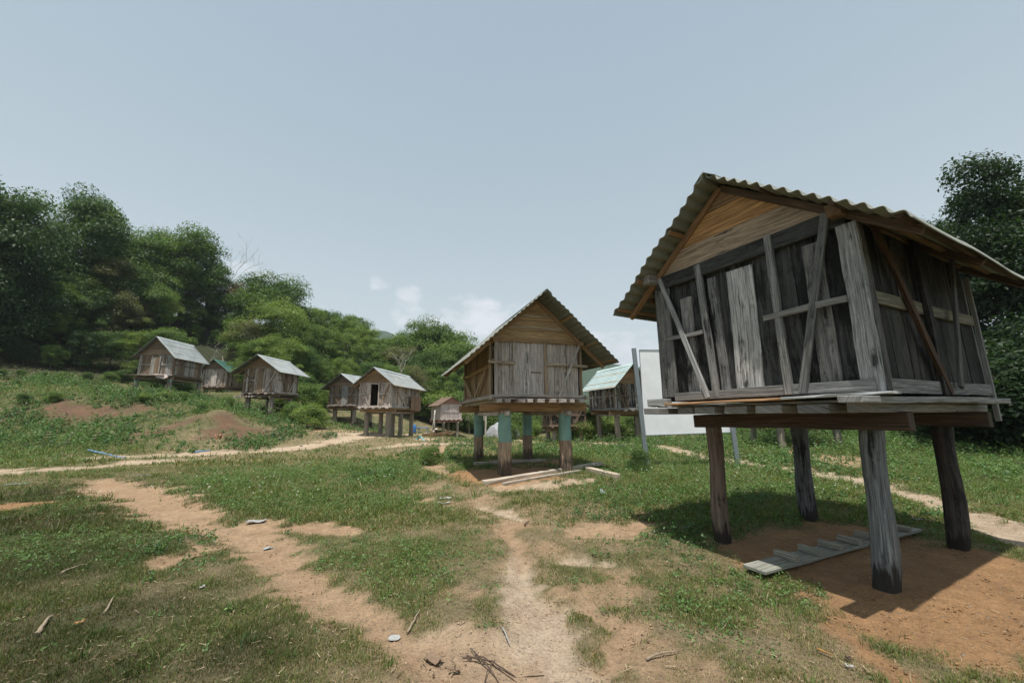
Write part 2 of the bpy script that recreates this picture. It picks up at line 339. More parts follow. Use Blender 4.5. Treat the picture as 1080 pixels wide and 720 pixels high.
class MB:
    def __init__(s): s.v = []; s.f = []; s.g = []; s.c = []
    def box8(s, P, g, c):
        n = len(s.v); s.v += P; s.g += g; s.c += [c] * len(P)
        return n
    def board(s, a, b, w, t, n=(0, -1, 0), tint=(.3, .28, .25), stain=.4, seg=1, rough=0., taper=1., w2=None):
        """plank from a to b, w wide across, t thick along n"""
        a = Vector(a); b = Vector(b); d = (b - a); L = d.length; d.normalize(); n = Vector(n); n = (n - d * n.dot(d))
        if n.length < 1e-4: n = d.orthogonal()
        n.normalize(); u = d.cross(n).normalized(); sd = random.uniform(0, 50); off = random.uniform(0, 20)
        base = len(s.v); wb = w2 if w2 is not None else w * taper
        ph = random.uniform(0, 6.28)
        for i in range(seg + 1):
            q = i / seg; p = a + d * (L * q); ww = w + (wb - w) * q; bow = rough * 1.5 * math.sin(ph + q * 3.5)
            for su, sn in ((-1, -1), (1, -1), (1, 1), (-1, 1)):
                j = random.uniform(-rough, rough); k = random.uniform(-rough, rough) * .5
                s.v.append(p + u * (su * ww / 2 + j + bow) + n * (sn * t / 2 + k))
                s.g.append((off + L * q, (su * ww / 2 + (sn * t * .9 if abs(sn) else 0)) + sd, sd)); s.c.append((*tint, stain))
        for i in range(seg):
            o = base + i * 4
            for k in range(4): s.f.append((o + k, o + (k + 1) % 4, o + 4 + (k + 1) % 4, o + 4 + k))
        s.f.append((base + 3, base + 2, base + 1, base)); o = base + seg * 4; s.f.append((o, o + 1, o + 2, o + 3))
    def tube(s, pts, rads, sides=8, tint=(.3, .28, .25), stain=.3, jit=0., square=0.):
        base = len(s.v); sd = random.uniform(0, 50); L = 0; pts = [Vector(p) for p in pts]; m = len(pts)
        up = None; prof = [1 + random.uniform(-jit, jit) for _ in range(sides)]
        for i, p in enumerate(pts):
            d = (pts[min(i + 1, m - 1)] - pts[max(i - 1, 0)]).normalized()
            if up is None: up = d.orthogonal().normalized() if abs(d.z) < .8 else (Vector((1, 0, 0)) - d * d.x).normalized()
            up = (up - d * up.dot(d)).normalized(); v = d.cross(up)
            if i: L += (p - pts[i - 1]).length
            for k in range(sides):
                a = 2 * math.pi * (k + .5) / sides; r = rads[i] * prof[k] * (1 + random.uniform(-jit, jit) * .35)
                if square: r *= 1 + square * (1 / max(abs(math.cos(a)), abs(math.sin(a))) - 1)
                s.v.append(p + up * (math.cos(a) * r) + v * (math.sin(a) * r)); s.g.append((L, sd + k * rads[0] * 6.28 / sides if k <= sides / 2 else sd + (sides - k) * rads[0] * 6.28 / sides, sd)); s.c.append((*tint, stain))
        for i in range(m - 1):
            for k in range(sides):
                o = base + i * sides; k2 = (k + 1) % sides; s.f.append((o + k, o + k2, o + sides + k2, o + sides + k))
        s.f.append(tuple(base + k for k in reversed(range(sides)))); s.f.append(tuple(base + (m - 1) * sides + k for k in range(sides)))
    def poly(s, pts, t, n, tint, stain):
        """flat panel outline given thickness along n"""
        n = Vector(n); base = len(s.v); m = len(pts); sd = random.uniform(0, 50)
        for q in (-.5, .5):
            for p in pts:
                p = Vector(p); s.v.append(p + n * (t * q)); s.g.append((p.x + p.y, p.z + sd, sd)); s.c.append((*tint, stain))
        s.f.append(tuple(base + m + i for i in range(m))); s.f.append(tuple(base + i for i in reversed(range(m))))
        for i in range(m): j = (i + 1) % m; s.f.append((base + i, base + j, base + m + j, base + m + i))
    def build(s, name, mat, parent=None, bevel=0., smooth=False):
        me = bpy.data.meshes.new(name); me.from_pydata([tuple(v) for v in s.v], [], s.f)
        a = me.attributes.new('g', 'FLOAT_VECTOR', 'POINT'); a.data.foreach_set('vector', np.array(s.g, np.float32).ravel())
        a = me.color_attributes.new('tint', 'FLOAT_COLOR', 'POINT'); a.data.foreach_set('color', np.array(s.c, np.float32).ravel())
        me.materials.append(mat)
        import bmesh
        bm = bmesh.new(); bm.from_mesh(me); bmesh.ops.recalc_face_normals(bm, faces=bm.faces); bm.to_mesh(me); bm.free()
        if smooth:
            for p in me.polygons: p.use_smooth = len(p.vertices) == 4
        o = link(name, me, parent)
        if bevel:
            b = o.modifiers.new('bevel', 'BEVEL'); b.width = bevel; b.segments = 1; b.limit_method = 'ANGLE'; b.angle_limit = R(50)
        return o
def tag(o, label=None, cat=None, group=None, kind=None):
    if label: o['label'] = label
    if cat: o['category'] = cat
    if group: o['group'] = group
    if kind: o['kind'] = kind
    return o
def empty(name, loc, rz=0, **k):
    o = bpy.data.objects.new(name, None); COL.objects.link(o); o.location = loc; o.rotation_euler = (0, 0, rz); o.empty_display_size = .3
    return tag(o, **k)

# ------------------------------------------------------------------ ground sheet
def build_ground():
    n = 640; s = np.linspace(-1, 1, n); b = 7.; a = 2200 / math.sinh(b)
    ax = a * np.sinh(b * s); X, Y = np.meshgrid(ax, ax + 5.); X = X.ravel(); Y = Y.ravel()
    Z = T(X, Y)
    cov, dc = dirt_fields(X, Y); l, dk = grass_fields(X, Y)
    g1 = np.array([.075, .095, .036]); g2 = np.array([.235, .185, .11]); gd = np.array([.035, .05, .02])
    gc = g2 + (g1 - g2) * l[:, None]; gc = gc + (gd - gc) * (.6 * dk)[:, None]  # dk pulls the soil colour down: dark grass plus painted vignette
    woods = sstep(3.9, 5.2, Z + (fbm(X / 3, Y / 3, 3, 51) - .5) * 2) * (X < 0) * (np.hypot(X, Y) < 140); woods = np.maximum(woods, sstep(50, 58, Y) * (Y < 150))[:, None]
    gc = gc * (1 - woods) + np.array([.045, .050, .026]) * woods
    r = np.hypot(X, Y); far = sstep(60, 120, r)[:, None]; gc = gc * (1 - far) + np.array([.030, .055, .024]) * far
    c = gc * (1 - cov[:, None]) + dc * cov[:, None]
    Z = Z + (.012 + .035 * cov) * (fbm(X * 5, Y * 5, 4, 12) - .5)
    i = np.arange(n - 1); I, J = np.meshgrid(i, i); q = (J * n + I).ravel(); F = np.stack([q, q + 1, q + n + 1, q + n], 1)
    me = np_mesh('ground', np.stack([X, Y, Z], 1), F, 4, M['ground'], None, True, {'col': c, 'cover': cov})
    o = link('ground', me); o['kind'] = 'structure'
build_ground()

# ------------------------------------------------------------------ grass and weeds (stuff)
def scatter(n, y0, y1, fov=1.42, power=1.0, x_extra=.6):
    """random ground points inside the view cone, density falling with distance"""
    u = RNG.random(n); y = y0 * (y1 / y0) ** (u ** power); x = (RNG.random(n) * 2 - 1) * (y * fov + x_extra)
    return x, y
def hut_block(x, y):
    return poly_field(x, y, _HUTDIRT) > 0
def blades(x, y, z, h, w, c, lean=.5, nb=1):
    n = len(x); th = RNG.random(n) * 6.283; ph = RNG.random(n) * 6.283; ln = (RNG.random(n) * lean + .1) * h
    dx, dy = np.cos(th) * w / 2, np.sin(th) * w / 2; lx, ly = np.cos(ph) * ln, np.sin(ph) * ln
    V = np.empty((n, 5, 3)); V[:, 0] = np.stack([x - dx, y - dy, z - .01], 1); V[:, 1] = np.stack([x + dx, y + dy, z - .01], 1)
    V[:, 2] = np.stack([x - dx * .7 + lx * .35, y - dy * .7 + ly * .35, z + h * .55], 1); V[:, 3] = np.stack([x + dx * .7 + lx * .35, y + dy * .7 + ly * .35, z + h * .55], 1)
    V[:, 4] = np.stack([x + lx, y + ly, z + h * (1 - .25 * RNG.random(n))], 1)
    b = (np.arange(n) * 5)[:, None]; F = np.concatenate([b + np.array([[0, 1, 3]]), b + np.array([[0, 3, 2]]), b + np.array([[2, 3, 4]])], 1).reshape(-1, 3)
    return V.reshape(-1, 3), F, np.repeat(c, 5, 0)
def grass():
    Vs, Fs, Cs = [], [], []; off = 0
    for n, y0, y1, hh, ww in ((620000, 2.0, 8.0, (.016, .045), .0042), (330000, 6, 18, (.03, .10), .009), (110000, 14, 44, (.06, .2), .03)):
        x, y = scatter(n, y0, y1, 1.45, .9)
        cov, _ = dirt_fields(x, y); l, dk = grass_fields(x, y)
        clump = fbm(x * 3.1, y * 3.1, 3, 14)
        keep = RNG.random(n) < np.clip(1.03 - cov * 1.12, 0.0, 1) * np.clip(.45 + .9 * l + .9 * (clump - .5), .1, 1)
        x, y, l, dk, clump = x[keep], y[keep], l[keep], dk[keep], clump[keep]; m = len(x)
        z = T(x, y); h = (hh[0] + (hh[1] - hh[0]) * RNG.random(m) ** 1.5) * (.6 + .9 * l) * (.6 + .9 * clump)
        g1 = np.array([.178, .208, .052]); g2 = np.array([.088, .126, .036]); st = np.array([.40, .32, .19])
        rr = RNG.random((m, 1)); c = g1 + (g2 - g1) * rr; pn = fbm(x * 11, y * 11, 3, 21); dry = (RNG.random(m) > (.22 + .62 * l + .9 * (pn - .5)))[:, None]
        c = np.where(dry, st * (.45 + .8 * RNG.random((m, 1))), c * (.7 + .6 * RNG.random((m, 1))))
        c = c * (1 - .55 * dk[:, None]) ; c[:, 0] *= .85 + .4 * RNG.random(m)  # dk dims blade colour for dark grass and the painted corner fall-off
        h = np.where(dry[:, 0], h * .6, h)
        V, F, C = blades(x, y, z, h, ww * (.7 + .7 * RNG.random(m)), c, 1.6)
        Vs.append(V); Fs.append(F + off); Cs.append(C); off += len(V)
    # taller tufts
    for nt_, y0, y1, hh, ww, nb in ((420, 2.2, 8, (.05, .12), .005, 34), (900, 7, 20, (.09, .24), .010, 26)):
        x, y = scatter(nt_, y0, y1, 1.45, .8); cov, _ = dirt_fields(x, y); l, dk = grass_fields(x, y); k = (cov < .45) & (RNG.random(nt_) < .25 + l); x, y, l, dk = x[k], y[k], l[k], dk[k]
        s_ = .03 + .05 * RNG.random(len(x)); X = (x[:, None] + RNG.normal(size=(len(x), nb)) * s_[:, None]).ravel(); Y = (y[:, None] + RNG.normal(size=(len(x), nb)) * s_[:, None]).ravel()
        tone = np.repeat(RNG.random(len(x)), nb)[:, None]; m = len(X); h = (hh[0] + (hh[1] - hh[0]) * RNG.random(m)) * np.repeat(.6 + .5 * RNG.random(len(x)), nb)
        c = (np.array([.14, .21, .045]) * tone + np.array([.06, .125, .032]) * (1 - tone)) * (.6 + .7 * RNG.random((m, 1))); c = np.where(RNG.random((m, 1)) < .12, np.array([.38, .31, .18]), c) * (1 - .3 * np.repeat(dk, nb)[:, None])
        V, F, C = blades(X, Y, T(X, Y), h, ww * (.7 + .7 * RNG.random(m)), c, 1.3); Vs.append(V); Fs.append(F + off); Cs.append(C); off += len(V)
    me = np_mesh('grass', np.concatenate(Vs), np.concatenate(Fs), 3, M['grassm'], np.concatenate(Cs))
    tag(link('grass', me), 'short patchy green and straw coloured grass between the bare earth paths', 'grass', kind='stuff')
grass()
def leafquads(P, N, s, asp, c, droop=.0):
    """rhombic leaves centred at P, face normal N, size s"""
    n = len(P); a = RNG.normal(size=(n, 3)); N = N / (np.linalg.norm(N, axis=1, keepdims=True) + 1e-9)
    u = np.cross(N, a); u /= np.linalg.norm(u, axis=1, keepdims=True) + 1e-9; v = np.cross(N, u); s = s[:, None]
    V = np.stack([P - u * s * .5, P - v * s * asp * .5 + N * s * .06, P + u * s * .5 - N * s * droop, P + v * s * asp * .5 + N * s * .06], 1)
    F = (np.arange(n) * 4)[:, None] + np.arange(4)[None]
    return V.reshape(-1, 3), F, np.repeat(c, 4, 0)
def weeds():
    Vs, Fs, Cs = [], [], []; off = 0
    for n, y0, y1, sc in ((9000, 3.0, 9, .55), (15000, 7, 20, 1.), (16000, 14, 40, 2.0)):
        x, y = scatter(n, y0, y1, 1.4, .8); cov, _ = dirt_fields(x, y); l, dk = grass_fields(x, y); lush = zone(x, y, LUSH)
        k = RNG.random(n) < np.clip(lush * 1.25 - .12 + .05, .03, 1) * (cov < .25); x, y, lush = x[k], y[k], lush[k]; m = len(x)
        z = T(x, y); H = (.06 + .22 * RNG.random(m) ** 2) * (.5 + .8 * lush) * np.where(y < 9, .5, 1) * np.where(y > 17, 2.2, 1.) * np.where((x > 5) & (y > 8), 1.7, 1.); nl = 16
        a = RNG.random((m, nl)) * 6.283; t = RNG.random((m, nl)); rr = (.02 + .10 * RNG.random((m, nl))) * sc ** .5
        P = np.stack([x[:, None] + np.cos(a) * rr, y[:, None] + np.sin(a) * rr, z[:, None] + H[:, None] * t], -1).reshape(-1, 3)
        N = np.stack([np.cos(a) * .7, np.sin(a) * .7, .6 + RNG.random(a.shape)], -1).reshape(-1, 3)
        s = ((.022 + .03 * RNG.random((m, nl))) * sc ** .7).ravel()
        c0 = np.array([.06, .135, .035]) + (np.array([.14, .22, .06]) - np.array([.06, .135, .035])) * RNG.random((m, 1, 1)); c = (c0 * (.65 + .6 * RNG.random((m, nl, 1)))).reshape(-1, 3)
        V, F, C = leafquads(P, N, s, .5, c); Vs.append(V); Fs.append(F + off); Cs.append(C); off += len(V)
    for n, (bx0, bx1, by0, by1), hm, ls, thr in ((15000, (-37, -9, 17, 33), .50, .10, .44), (9000, (5.5, 27, 9, 24), .36, .075, .42), (6000, (-5, 11, 15, 32), .32, .08, .5), (2600, (-4.5, -1.5, 8.5, 15), .22, .05, .5), (3600, (.3, 6.0, 4.6, 10.5), .15, .034, .46), (420, (1.2, 3.4, 3.4, 6.0), .08, .026, .46), (800, (-6.6, -2.8, 4.2, 6.8), .12, .036, .50), (500, (1.8, 3.5, 2.7, 4.5), .07, .024, .44), (1300, (5.0, 9, 5.4, 9.5), .20, .045, .46)):
        x = bx0 + (bx1 - bx0) * RNG.random(n); y = by0 + (by1 - by0) * RNG.random(n); cov, _ = dirt_fields(x, y); q = fbm(x * .55, y * .55, 4, 61)
        ed_ = np.minimum(np.minimum(x - bx0, bx1 - x) / (bx1 - bx0), np.minimum(y - by0, by1 - y) / (by1 - by0)); ed_ = sstep(0, .3 if bx1 - bx0 < 8 else .06, ed_)
        k = (cov < .3) & (RNG.random(n) < ed_ * sstep(thr - .12, thr + .16, q)) & (np.abs(x / y) < 1.5); x, y, q = x[k], y[k], q[k]; m = len(x)
        z = T(x, y); H = hm * (.15 + .85 * RNG.random(m) ** 1.6) * (.5 + 1.3 * sstep(thr, .68, q)); nl = 18
        a = RNG.random((m, nl)) * 6.283; t = RNG.random((m, nl)) ** .8; rr = (.03 + .5 * H[:, None] * (1.15 - t) * RNG.random((m, nl)))
        P = np.stack([x[:, None] + np.cos(a) * rr, y[:, None] + np.sin(a) * rr, z[:, None] + H[:, None] * t], -1).reshape(-1, 3)
        N = np.stack([np.cos(a) * .9, np.sin(a) * .9, .3 + RNG.random(a.shape)], -1).reshape(-1, 3); s = (ls * (.45 + .9 * RNG.random((m, nl)))).ravel()
        ta, tb, tc = np.array([.05, .115, .032]), np.array([.13, .215, .06]), np.array([.15, .14, .07]); u = (fbm(x * 1.3, y * 1.3, 3, 63) * 1.6 - .3)[:, None, None] + RNG.normal(size=(m, 1, 1)) * .2; u = np.clip(u, 0, 1)
        c0 = ta + (tb - ta) * u; c0 = np.where(RNG.random((m, 1, 1)) < .12, tc, c0); c = (c0 * (.6 + .7 * RNG.random((m, nl, 1)))).reshape(-1, 3)
        V, F, C = leafquads(P, N, s, .5, c); Vs.append(V); Fs.append(F + off); Cs.append(C); off += len(V)
    # white flower heads
    x, y = scatter(450, 7, 16, 1.0, .8); lush = zone(x, y, LUSH); k = (lush > .35) & (fbm(x, y, 3, 31) > .52); x, y = x[k], y[k]
    P = np.stack([x, y, T(x, y) + .12 + .14 * RNG.random(len(x))], 1); N = np.tile([0., -.5, 1.], (len(x), 1)); c = np.tile([.5, .5, .44], (len(x), 1))
    V, F, C = leafquads(P, N, np.full(len(x), .03), 1., c); Vs.append(V); Fs.append(F + off); Cs.append(C)
    me = np_mesh('weeds', np.concatenate(Vs), np.concatenate(Fs), 4, M['leaf'], np.concatenate(Cs))
    tag(link('weeds', me), 'bright green leafy weeds with small white flowers along the paths', 'weeds', kind='stuff')
weeds()
def dry_litter():
    """straw, dead stalks and fallen leaf bits lying on the ground"""
    n = 5200; x, y = scatter(n, 2.0, 9, 1.45, 1.); cov, _ = dirt_fields(x, y); k = RNG.random(n) < np.where(cov > .5, .35, .85); x, y = x[k], y[k]; m = len(x)
    z = T(x, y) + .012 + .02 * RNG.random(m); th = RNG.random(m) * 6.283; L = .015 + .06 * RNG.random(m) ** 3; w = .002 + .003 * RNG.random(m)
    d = np.stack([np.cos(th), np.sin(th), (RNG.random(m) - .5) * .4], 1); q = np.stack([-np.sin(th), np.cos(th), np.zeros(m)], 1); P = np.stack([x, y, z], 1)
    V = np.stack([P - q * w[:, None], P + q * w[:, None], P + q * w[:, None] * .6 + d * L[:, None], P - q * w[:, None] * .6 + d * L[:, None]], 1).reshape(-1, 3)
    c = np.array([.33, .26, .17]) * (.4 + 1.1 * RNG.random((m, 1))); c = np.repeat(c, 4, 0)
    me = np_mesh('dry_stalks', V, (np.arange(m) * 4)[:, None] + np.arange(4)[None], 4, M['grassm'], c)
    tag(link('dry_stalks', me), 'loose straw and dead stalks scattered over the grass and earth', 'dry stalks', kind='stuff')
dry_litter()
def clods():
    """crumbs of earth and small stones on the bare patches"""
    n = 26000; x, y = scatter(n, 2.0, 10, 1.45, 1.); cov, dc = dirt_fields(x, y); k = (cov > .3) & (RNG.random(n) < .25 + 1.2 * fbm(x * 2, y * 2, 3, 81) * (fbm(x * 2, y * 2, 3, 81) > .5)); x, y, dc = x[k], y[k], dc[k]; m = len(x)
    s = .003 + .011 * RNG.random(m) ** 3; z = T(x, y) + s * .3; b = np.array([[1,0,0],[0,1,0],[-1,0,0],[0,-1,0],[0,0,.8],[0,0,-.8]])[None] * (1 + .5 * (RNG.random((m, 6, 3)) - .5))
    V = np.stack([x, y, z], 1)[:, None] + b * s[:, None, None]; f = np.array([[0,1,4],[1,2,4],[2,3,4],[3,0,4],[1,0,5],[2,1,5],[3,2,5],[0,3,5]]); F = (np.arange(m) * 6)[:, None, None] + f[None]
    c = np.repeat(dc * (.55 + .75 * RNG.random((m, 1))), 6, 0)
    tag(link('earth_clods', np_mesh('earth_clods', V.reshape(-1, 3), F, 3, M['grassm'], c)), 'crumbs of earth and small stones scattered over the bare patches', 'earth clods', kind='stuff')
clods()

# ------------------------------------------------------------------ trees
def trunk_mb(H, r, seed, lean=.06, nb=7, th=.45, spread=.32):
    rs = random.Random(seed); mb = MB(); tips = []
    pts = []; x = y = 0
    for i in range(8):
        q = i / 7; pts.append((x, y, H * .86 * q - .3 * (i == 0))); x += rs.uniform(-1, 1) * lean * H * .18; y += rs.uniform(-1, 1) * lean * H * .18
    mb.tube(pts, [r * (1.25 if i == 0 else 1 - .82 * i / 7) for i in range(8)], 8, (.1, .08, .06), .2, .08)
    for k in range(nb):
        q = th + (1 - th) * (k + .5) / nb * .95; j = min(int(q * 7), 6); f = q * 7 - j
        p = Vector(pts[j]).lerp(Vector(pts[j + 1]), f); a = k * 2.4 + rs.uniform(-.4, .4); L = H * spread * (1.15 - .6 * (q - th) / (1 - th)) * rs.uniform(.8, 1.15)
        el = rs.uniform(.25, .75); d = Vector((math.cos(a) * math.cos(el), math.sin(a) * math.cos(el), math.sin(el))); b = [p]
        for s in range(1, 5): b.append(b[-1] + d * L / 4 + Vector((rs.uniform(-.1, .1), rs.uniform(-.1, .1), rs.uniform(-.02, .12))) * L * .5)
        mb.tube(b, [r * .38 * (1 - q * .5) * (1 - .2 * s) for s in range(5)], 5, (.1, .08, .06), .2, .1); tips += b[2:]
    return mb, tips, pts
def crown_arrays(H, tips, seed, nclump, nleaf, ls, base=.3, wid=.3, cols=((.022,.055,.014),(.05,.10,.022)), lump=.11):
    rg = np.random.default_rng(seed); C = []
    tips = np.array([tuple(t) for t in tips if t[2] < H * .86])
    for i in range(nclump):
        if rg.random() < .28 and len(tips):
            p = tips[rg.integers(len(tips))] + rg.normal(size=3) * H * .035
        else:
            a = rg.random() * 6.283; q = rg.random() ** .8 * .93; z = base + (1.0 - base) * q
            env = wid * (math.sin(math.pi * min(1, (q * .84 + .16))) ** .55) * (1 + .35 * math.sin(a * 3 + seed) * .5 + .25 * math.sin(a * 2 + z * 9 + seed))
            rr = env * (.55 + .5 * rg.random() ** .5); p = np.array([math.cos(a) * rr * H, math.sin(a) * rr * H, z * H * .93])
        C.append((p, H * lump * (.5 + .95 * rg.random())))
    P, N, S, K = [], [], [], []
    per = nleaf // nclump
    for p, r in C:
        m = int(per * (.5 + (r / (H * lump)) ** 2 * .6)); d = rg.normal(size=(m, 3)); d /= np.linalg.norm(d, axis=1, keepdims=True)
        d[:, 2] = np.where(d[:, 2] < -.3, -d[:, 2] * .4, d[:, 2])
        rad = r * (.45 + .62 * rg.random((m, 1)) ** .6); sc = np.array([1.0, 1.0, 1.0]); P.append(p + d * rad * sc)
        N.append(d * .8 + rg.normal(size=(m, 3)) * .5 + np.array([0, 0, .25])); S.append(ls * (.6 + .8 * rg.random(m)))
        t = np.clip(rg.normal(.5, .22) + rg.normal(size=(m, 1)) * .16, 0, 1); K.append(np.array(cols[0]) * (1 - t) + np.array(cols[1]) * t)
    return np.concatenate(P), np.concatenate(N), np.concatenate(S), np.concatenate(K)
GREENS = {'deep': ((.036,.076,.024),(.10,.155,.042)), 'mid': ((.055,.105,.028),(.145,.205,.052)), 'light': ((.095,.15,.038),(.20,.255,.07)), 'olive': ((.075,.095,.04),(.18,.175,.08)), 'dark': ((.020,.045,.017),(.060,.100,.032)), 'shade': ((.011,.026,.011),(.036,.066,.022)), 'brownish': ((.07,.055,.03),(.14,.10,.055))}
PROTO = {}; CROWN = {}
def tree_proto(key, seed, H, tone, nclump, nleaf, ls, base, wid, lump=.11, asp=.5, nb=7, th=.4, r=None):
    mb, tips, _ = trunk_mb(H, r or H * .018, seed, .06, nb, th); tmp = mb.build('trunk', M['bark']); tme = tmp.data; bpy.data.objects.remove(tmp)
    P, N, S, K = crown_arrays(H, tips, seed, nclump, nleaf, ls, base, wid, GREENS[tone], lump)
    V, F, C = leafquads(P, N, S, asp, K, .12); cme = np_mesh('crown', V, F, 4, M['crown'], C)
    CROWN[key] = V[::37].copy(); zz = V[:, 2]; PROTO[key] = (tme, cme, float(np.percentile(zz, 99.7)))
i = 0
for key, tone, ncl, nl, ls, base, wid, lump in (('deepA','deep',85,26000,.21,.06,.30,.095),('deepB','deep',70,24000,.21,.1,.27,.105),('midA','mid',90,27000,.20,.05,.31,.09),('midB','mid',75,24000,.22,.08,.29,.10),
        ('lightA','light',80,24000,.19,.04,.30,.095),('darkA','dark',95,28000,.21,.03,.33,.10),('oliveA','olive',75,22000,.20,.06,.30,.09),('tall','deep',60,20000,.21,.38,.23,.09)):
    tree_proto(key, 100 + i, 12., tone, ncl, nl, ls, base, wid, lump); i += 1
tree_proto('bush', 300, 3., 'mid', 60, 13000, .115, .0, .40, .20, .5, 6, .05, .04)
tree_proto('bushL', 301, 3., 'light', 60, 13000, .115, .0, .40, .20, .5, 6, .05, .04)
tree_proto('bushD', 302, 3., 'deep', 60, 13000, .115, .0, .40, .20, .5, 6, .05, .04)
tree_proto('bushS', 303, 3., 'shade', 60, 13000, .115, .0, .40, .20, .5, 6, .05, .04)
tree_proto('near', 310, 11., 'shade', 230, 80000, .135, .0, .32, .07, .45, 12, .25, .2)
def place(key, px, py, Y, name='broadleaf_tree', label='', cat='tree', group=None, wide=1., z=None):
    """a tree whose top reaches picture height py at picture column px, standing Y metres ahead"""
    d = ray(px, py); t = Y / d[1]; X, Z = d[0] * t, CH + d[2] * t
    g = float(T(np.array([X]), np.array([Y]))[0]) - .05; tme, cme, top = PROTO[key]
    s = max(.2, (Z - g) / top); rz = random.uniform(0, 6.28); VV = CROWN[key]; c_, s_ = math.cos(rz), math.sin(rz); target = math.atan2(Z - CH, Y)
    for _ in range(6):                                   # near boughs look higher than the tip: shrink until the outline fits
        w_ = s * wide; yy = Y + (VV[:, 0] * s_ + VV[:, 1] * c_) * w_; zz = g + VV[:, 2] * s - CH; a_ = float(np.percentile(np.arctan2(zz, np.maximum(yy, 1.)), 99.6)); k_ = (math.tan(target) * Y + CH - g) / max(math.tan(a_) * Y + CH - g, .2); s = max(.2, s * min(max(k_, .6), 1.6))
    e = empty(name, (X, Y, g), rz, label=label, cat=cat, group=group); e.scale = (s * wide, s * wide, s)
    link('trunk', tme, e); link('crown', cme, e); return e
G_F = 'trees of the dense forest on the slope'
L_ = lambda s: s
SKY = [ # px, py, Y, proto, wide, label
 (-45,168,30,'darkA',.95,'very dark tree cut by the left edge of the picture, the tallest there'),
 (18,192,33,'darkA',.72,'dark tall tree at the left end of the skyline'),
 (56,240,39,'deepA',.85,'rounded dark tree just left of the tall loose tree'),
 (104,200,41,'tall',.85,'tall loose tree with an open crown rising above the forest on the left'),
 (142,242,46,'deepB',1.0,'dark tree on the skyline right of the tall loose tree'),
 (172,245,50,'midA',1.1,'rounded green tree on the skyline above the leftmost hut'),
 (203,241,52,'tall',1.2,'open crowned tree on the skyline just left of the leafless tree'),
 (262,297,56,'brownish',1.,''),
 (292,288,54,'deepB',1.25,'dark conical tree standing out on the skyline right of the leafless tree'),
 (318,322,60,'midB',1.1,'green tree on the falling skyline behind the third hut from the left'),
 (346,327,62,'deepA',1.1,'dark round tree on the skyline left of the pair of huts'),
 (374,333,66,'midA',1.1,'green tree on the skyline above the pair of huts, left of the distant hill'),
 (362,336,60,'midB',1.2,'green tree filling the skyline between the pair of huts and the dark round tree'),
 (386,346,60,'lightA',1.2,'light green tree on the skyline just left of the distant blue hill'),
 (408,357,62,'midA',1.2,'tree on the skyline right below the distant blue hill'),
 (330,326,58,'lightA',1.1,'light green tree on the falling skyline behind the dark round one'),
 (466,346,64,'deepA',1.2,'dark tree on the skyline at the right end of the forest'),
 (430,349,66,'deepB',1.1,'dark tree on the skyline right of the distant blue hill'),
 (453,338,62,'midA',1.15,'tallest tree on the skyline left of the teal posted hut'),
 (478,360,58,'midB',1.1,'green tree on the skyline just left of the roof of the teal posted hut'),
 (502,378,60,'deepA',1.1,'tree partly hidden by the left eave of the teal posted hut'),
]
PROTO['brownish'] = None
tree_proto('brownish', 333, 12., 'brownish', 55, 11000, .24, .2, .28, .10)
for px, py, Y, k, w, lb in SKY:
    place(k, px, py, Y, label=lb or 'brownish thin leaved tree under the leafless tree on the skyline', group=G_F, wide=w)
ROWS = [ # filled from the picture: rows of the wood in front of the skyline
 ([(-30,262,36),(25,282,37),(72,285,40),(112,275,43),(150,275,45),(190,272,50),(222,283,54),(250,310,56)], ['darkA','deepA','midA','oliveA','deepB','midA','deepA','midB'], 'tree in the upper part of the forest slope behind the leftmost huts'),
 ([(-50,315,32),(0,325,34),(38,312,36),(72,318,39),(102,302,41),(135,308,43),(165,300,45),(196,310,52),(225,318,54),(252,330,55)], ['darkA','deepA','midA','midB','deepA','oliveA','lightA','midA','deepB','midB'], 'tree in the middle of the forest slope behind the leftmost huts'),
 ([(268,335,46),(292,318,48),(320,345,50),(342,350,52),(366,352,54),(400,366,56),(425,366,56),(455,372,55),(482,386,55),(508,396,55)], ['oliveA','lightA','midA','midB','lightA','midA','oliveA','deepA','midA','midB'], 'tree in the middle of the forest behind the pair of huts'),
 ([(272,362,38),(296,356,39),(318,366,41),(338,376,44),(362,376,48),(388,378,46),(412,384,47),(436,388,49),(460,392,51),(488,402,52),(515,405,54),(540,410,54),(575,408,54)], ['midB','lightA','deepA','midA','lightA','deepB','midA','oliveA','midB','deepA','midA','midB','deepB'], 'tree at the front of the forest behind the pair of huts'),
 ([(-20,362,31),(22,360,33),(58,366,35),(92,350,37),(122,346,38.5),(150,350,40),(180,345,41),(205,355,50),(228,352,51),(250,362,51)], ['deepA','darkA','midA','darkA','deepA','lightA','midB','midA','deepB','midB'], 'tree at the foot of the forest behind the leftmost hut'),
]
for pts, ks, lb in ROWS:
    for (px, py, Y), k in zip(pts, ks):
        place(k, px, py + random.uniform(-4, 4), Y + random.uniform(-.8, .8), label=lb, group=lb.replace('tree', 'trees', 1), wide=random.uniform(.95, 1.2))
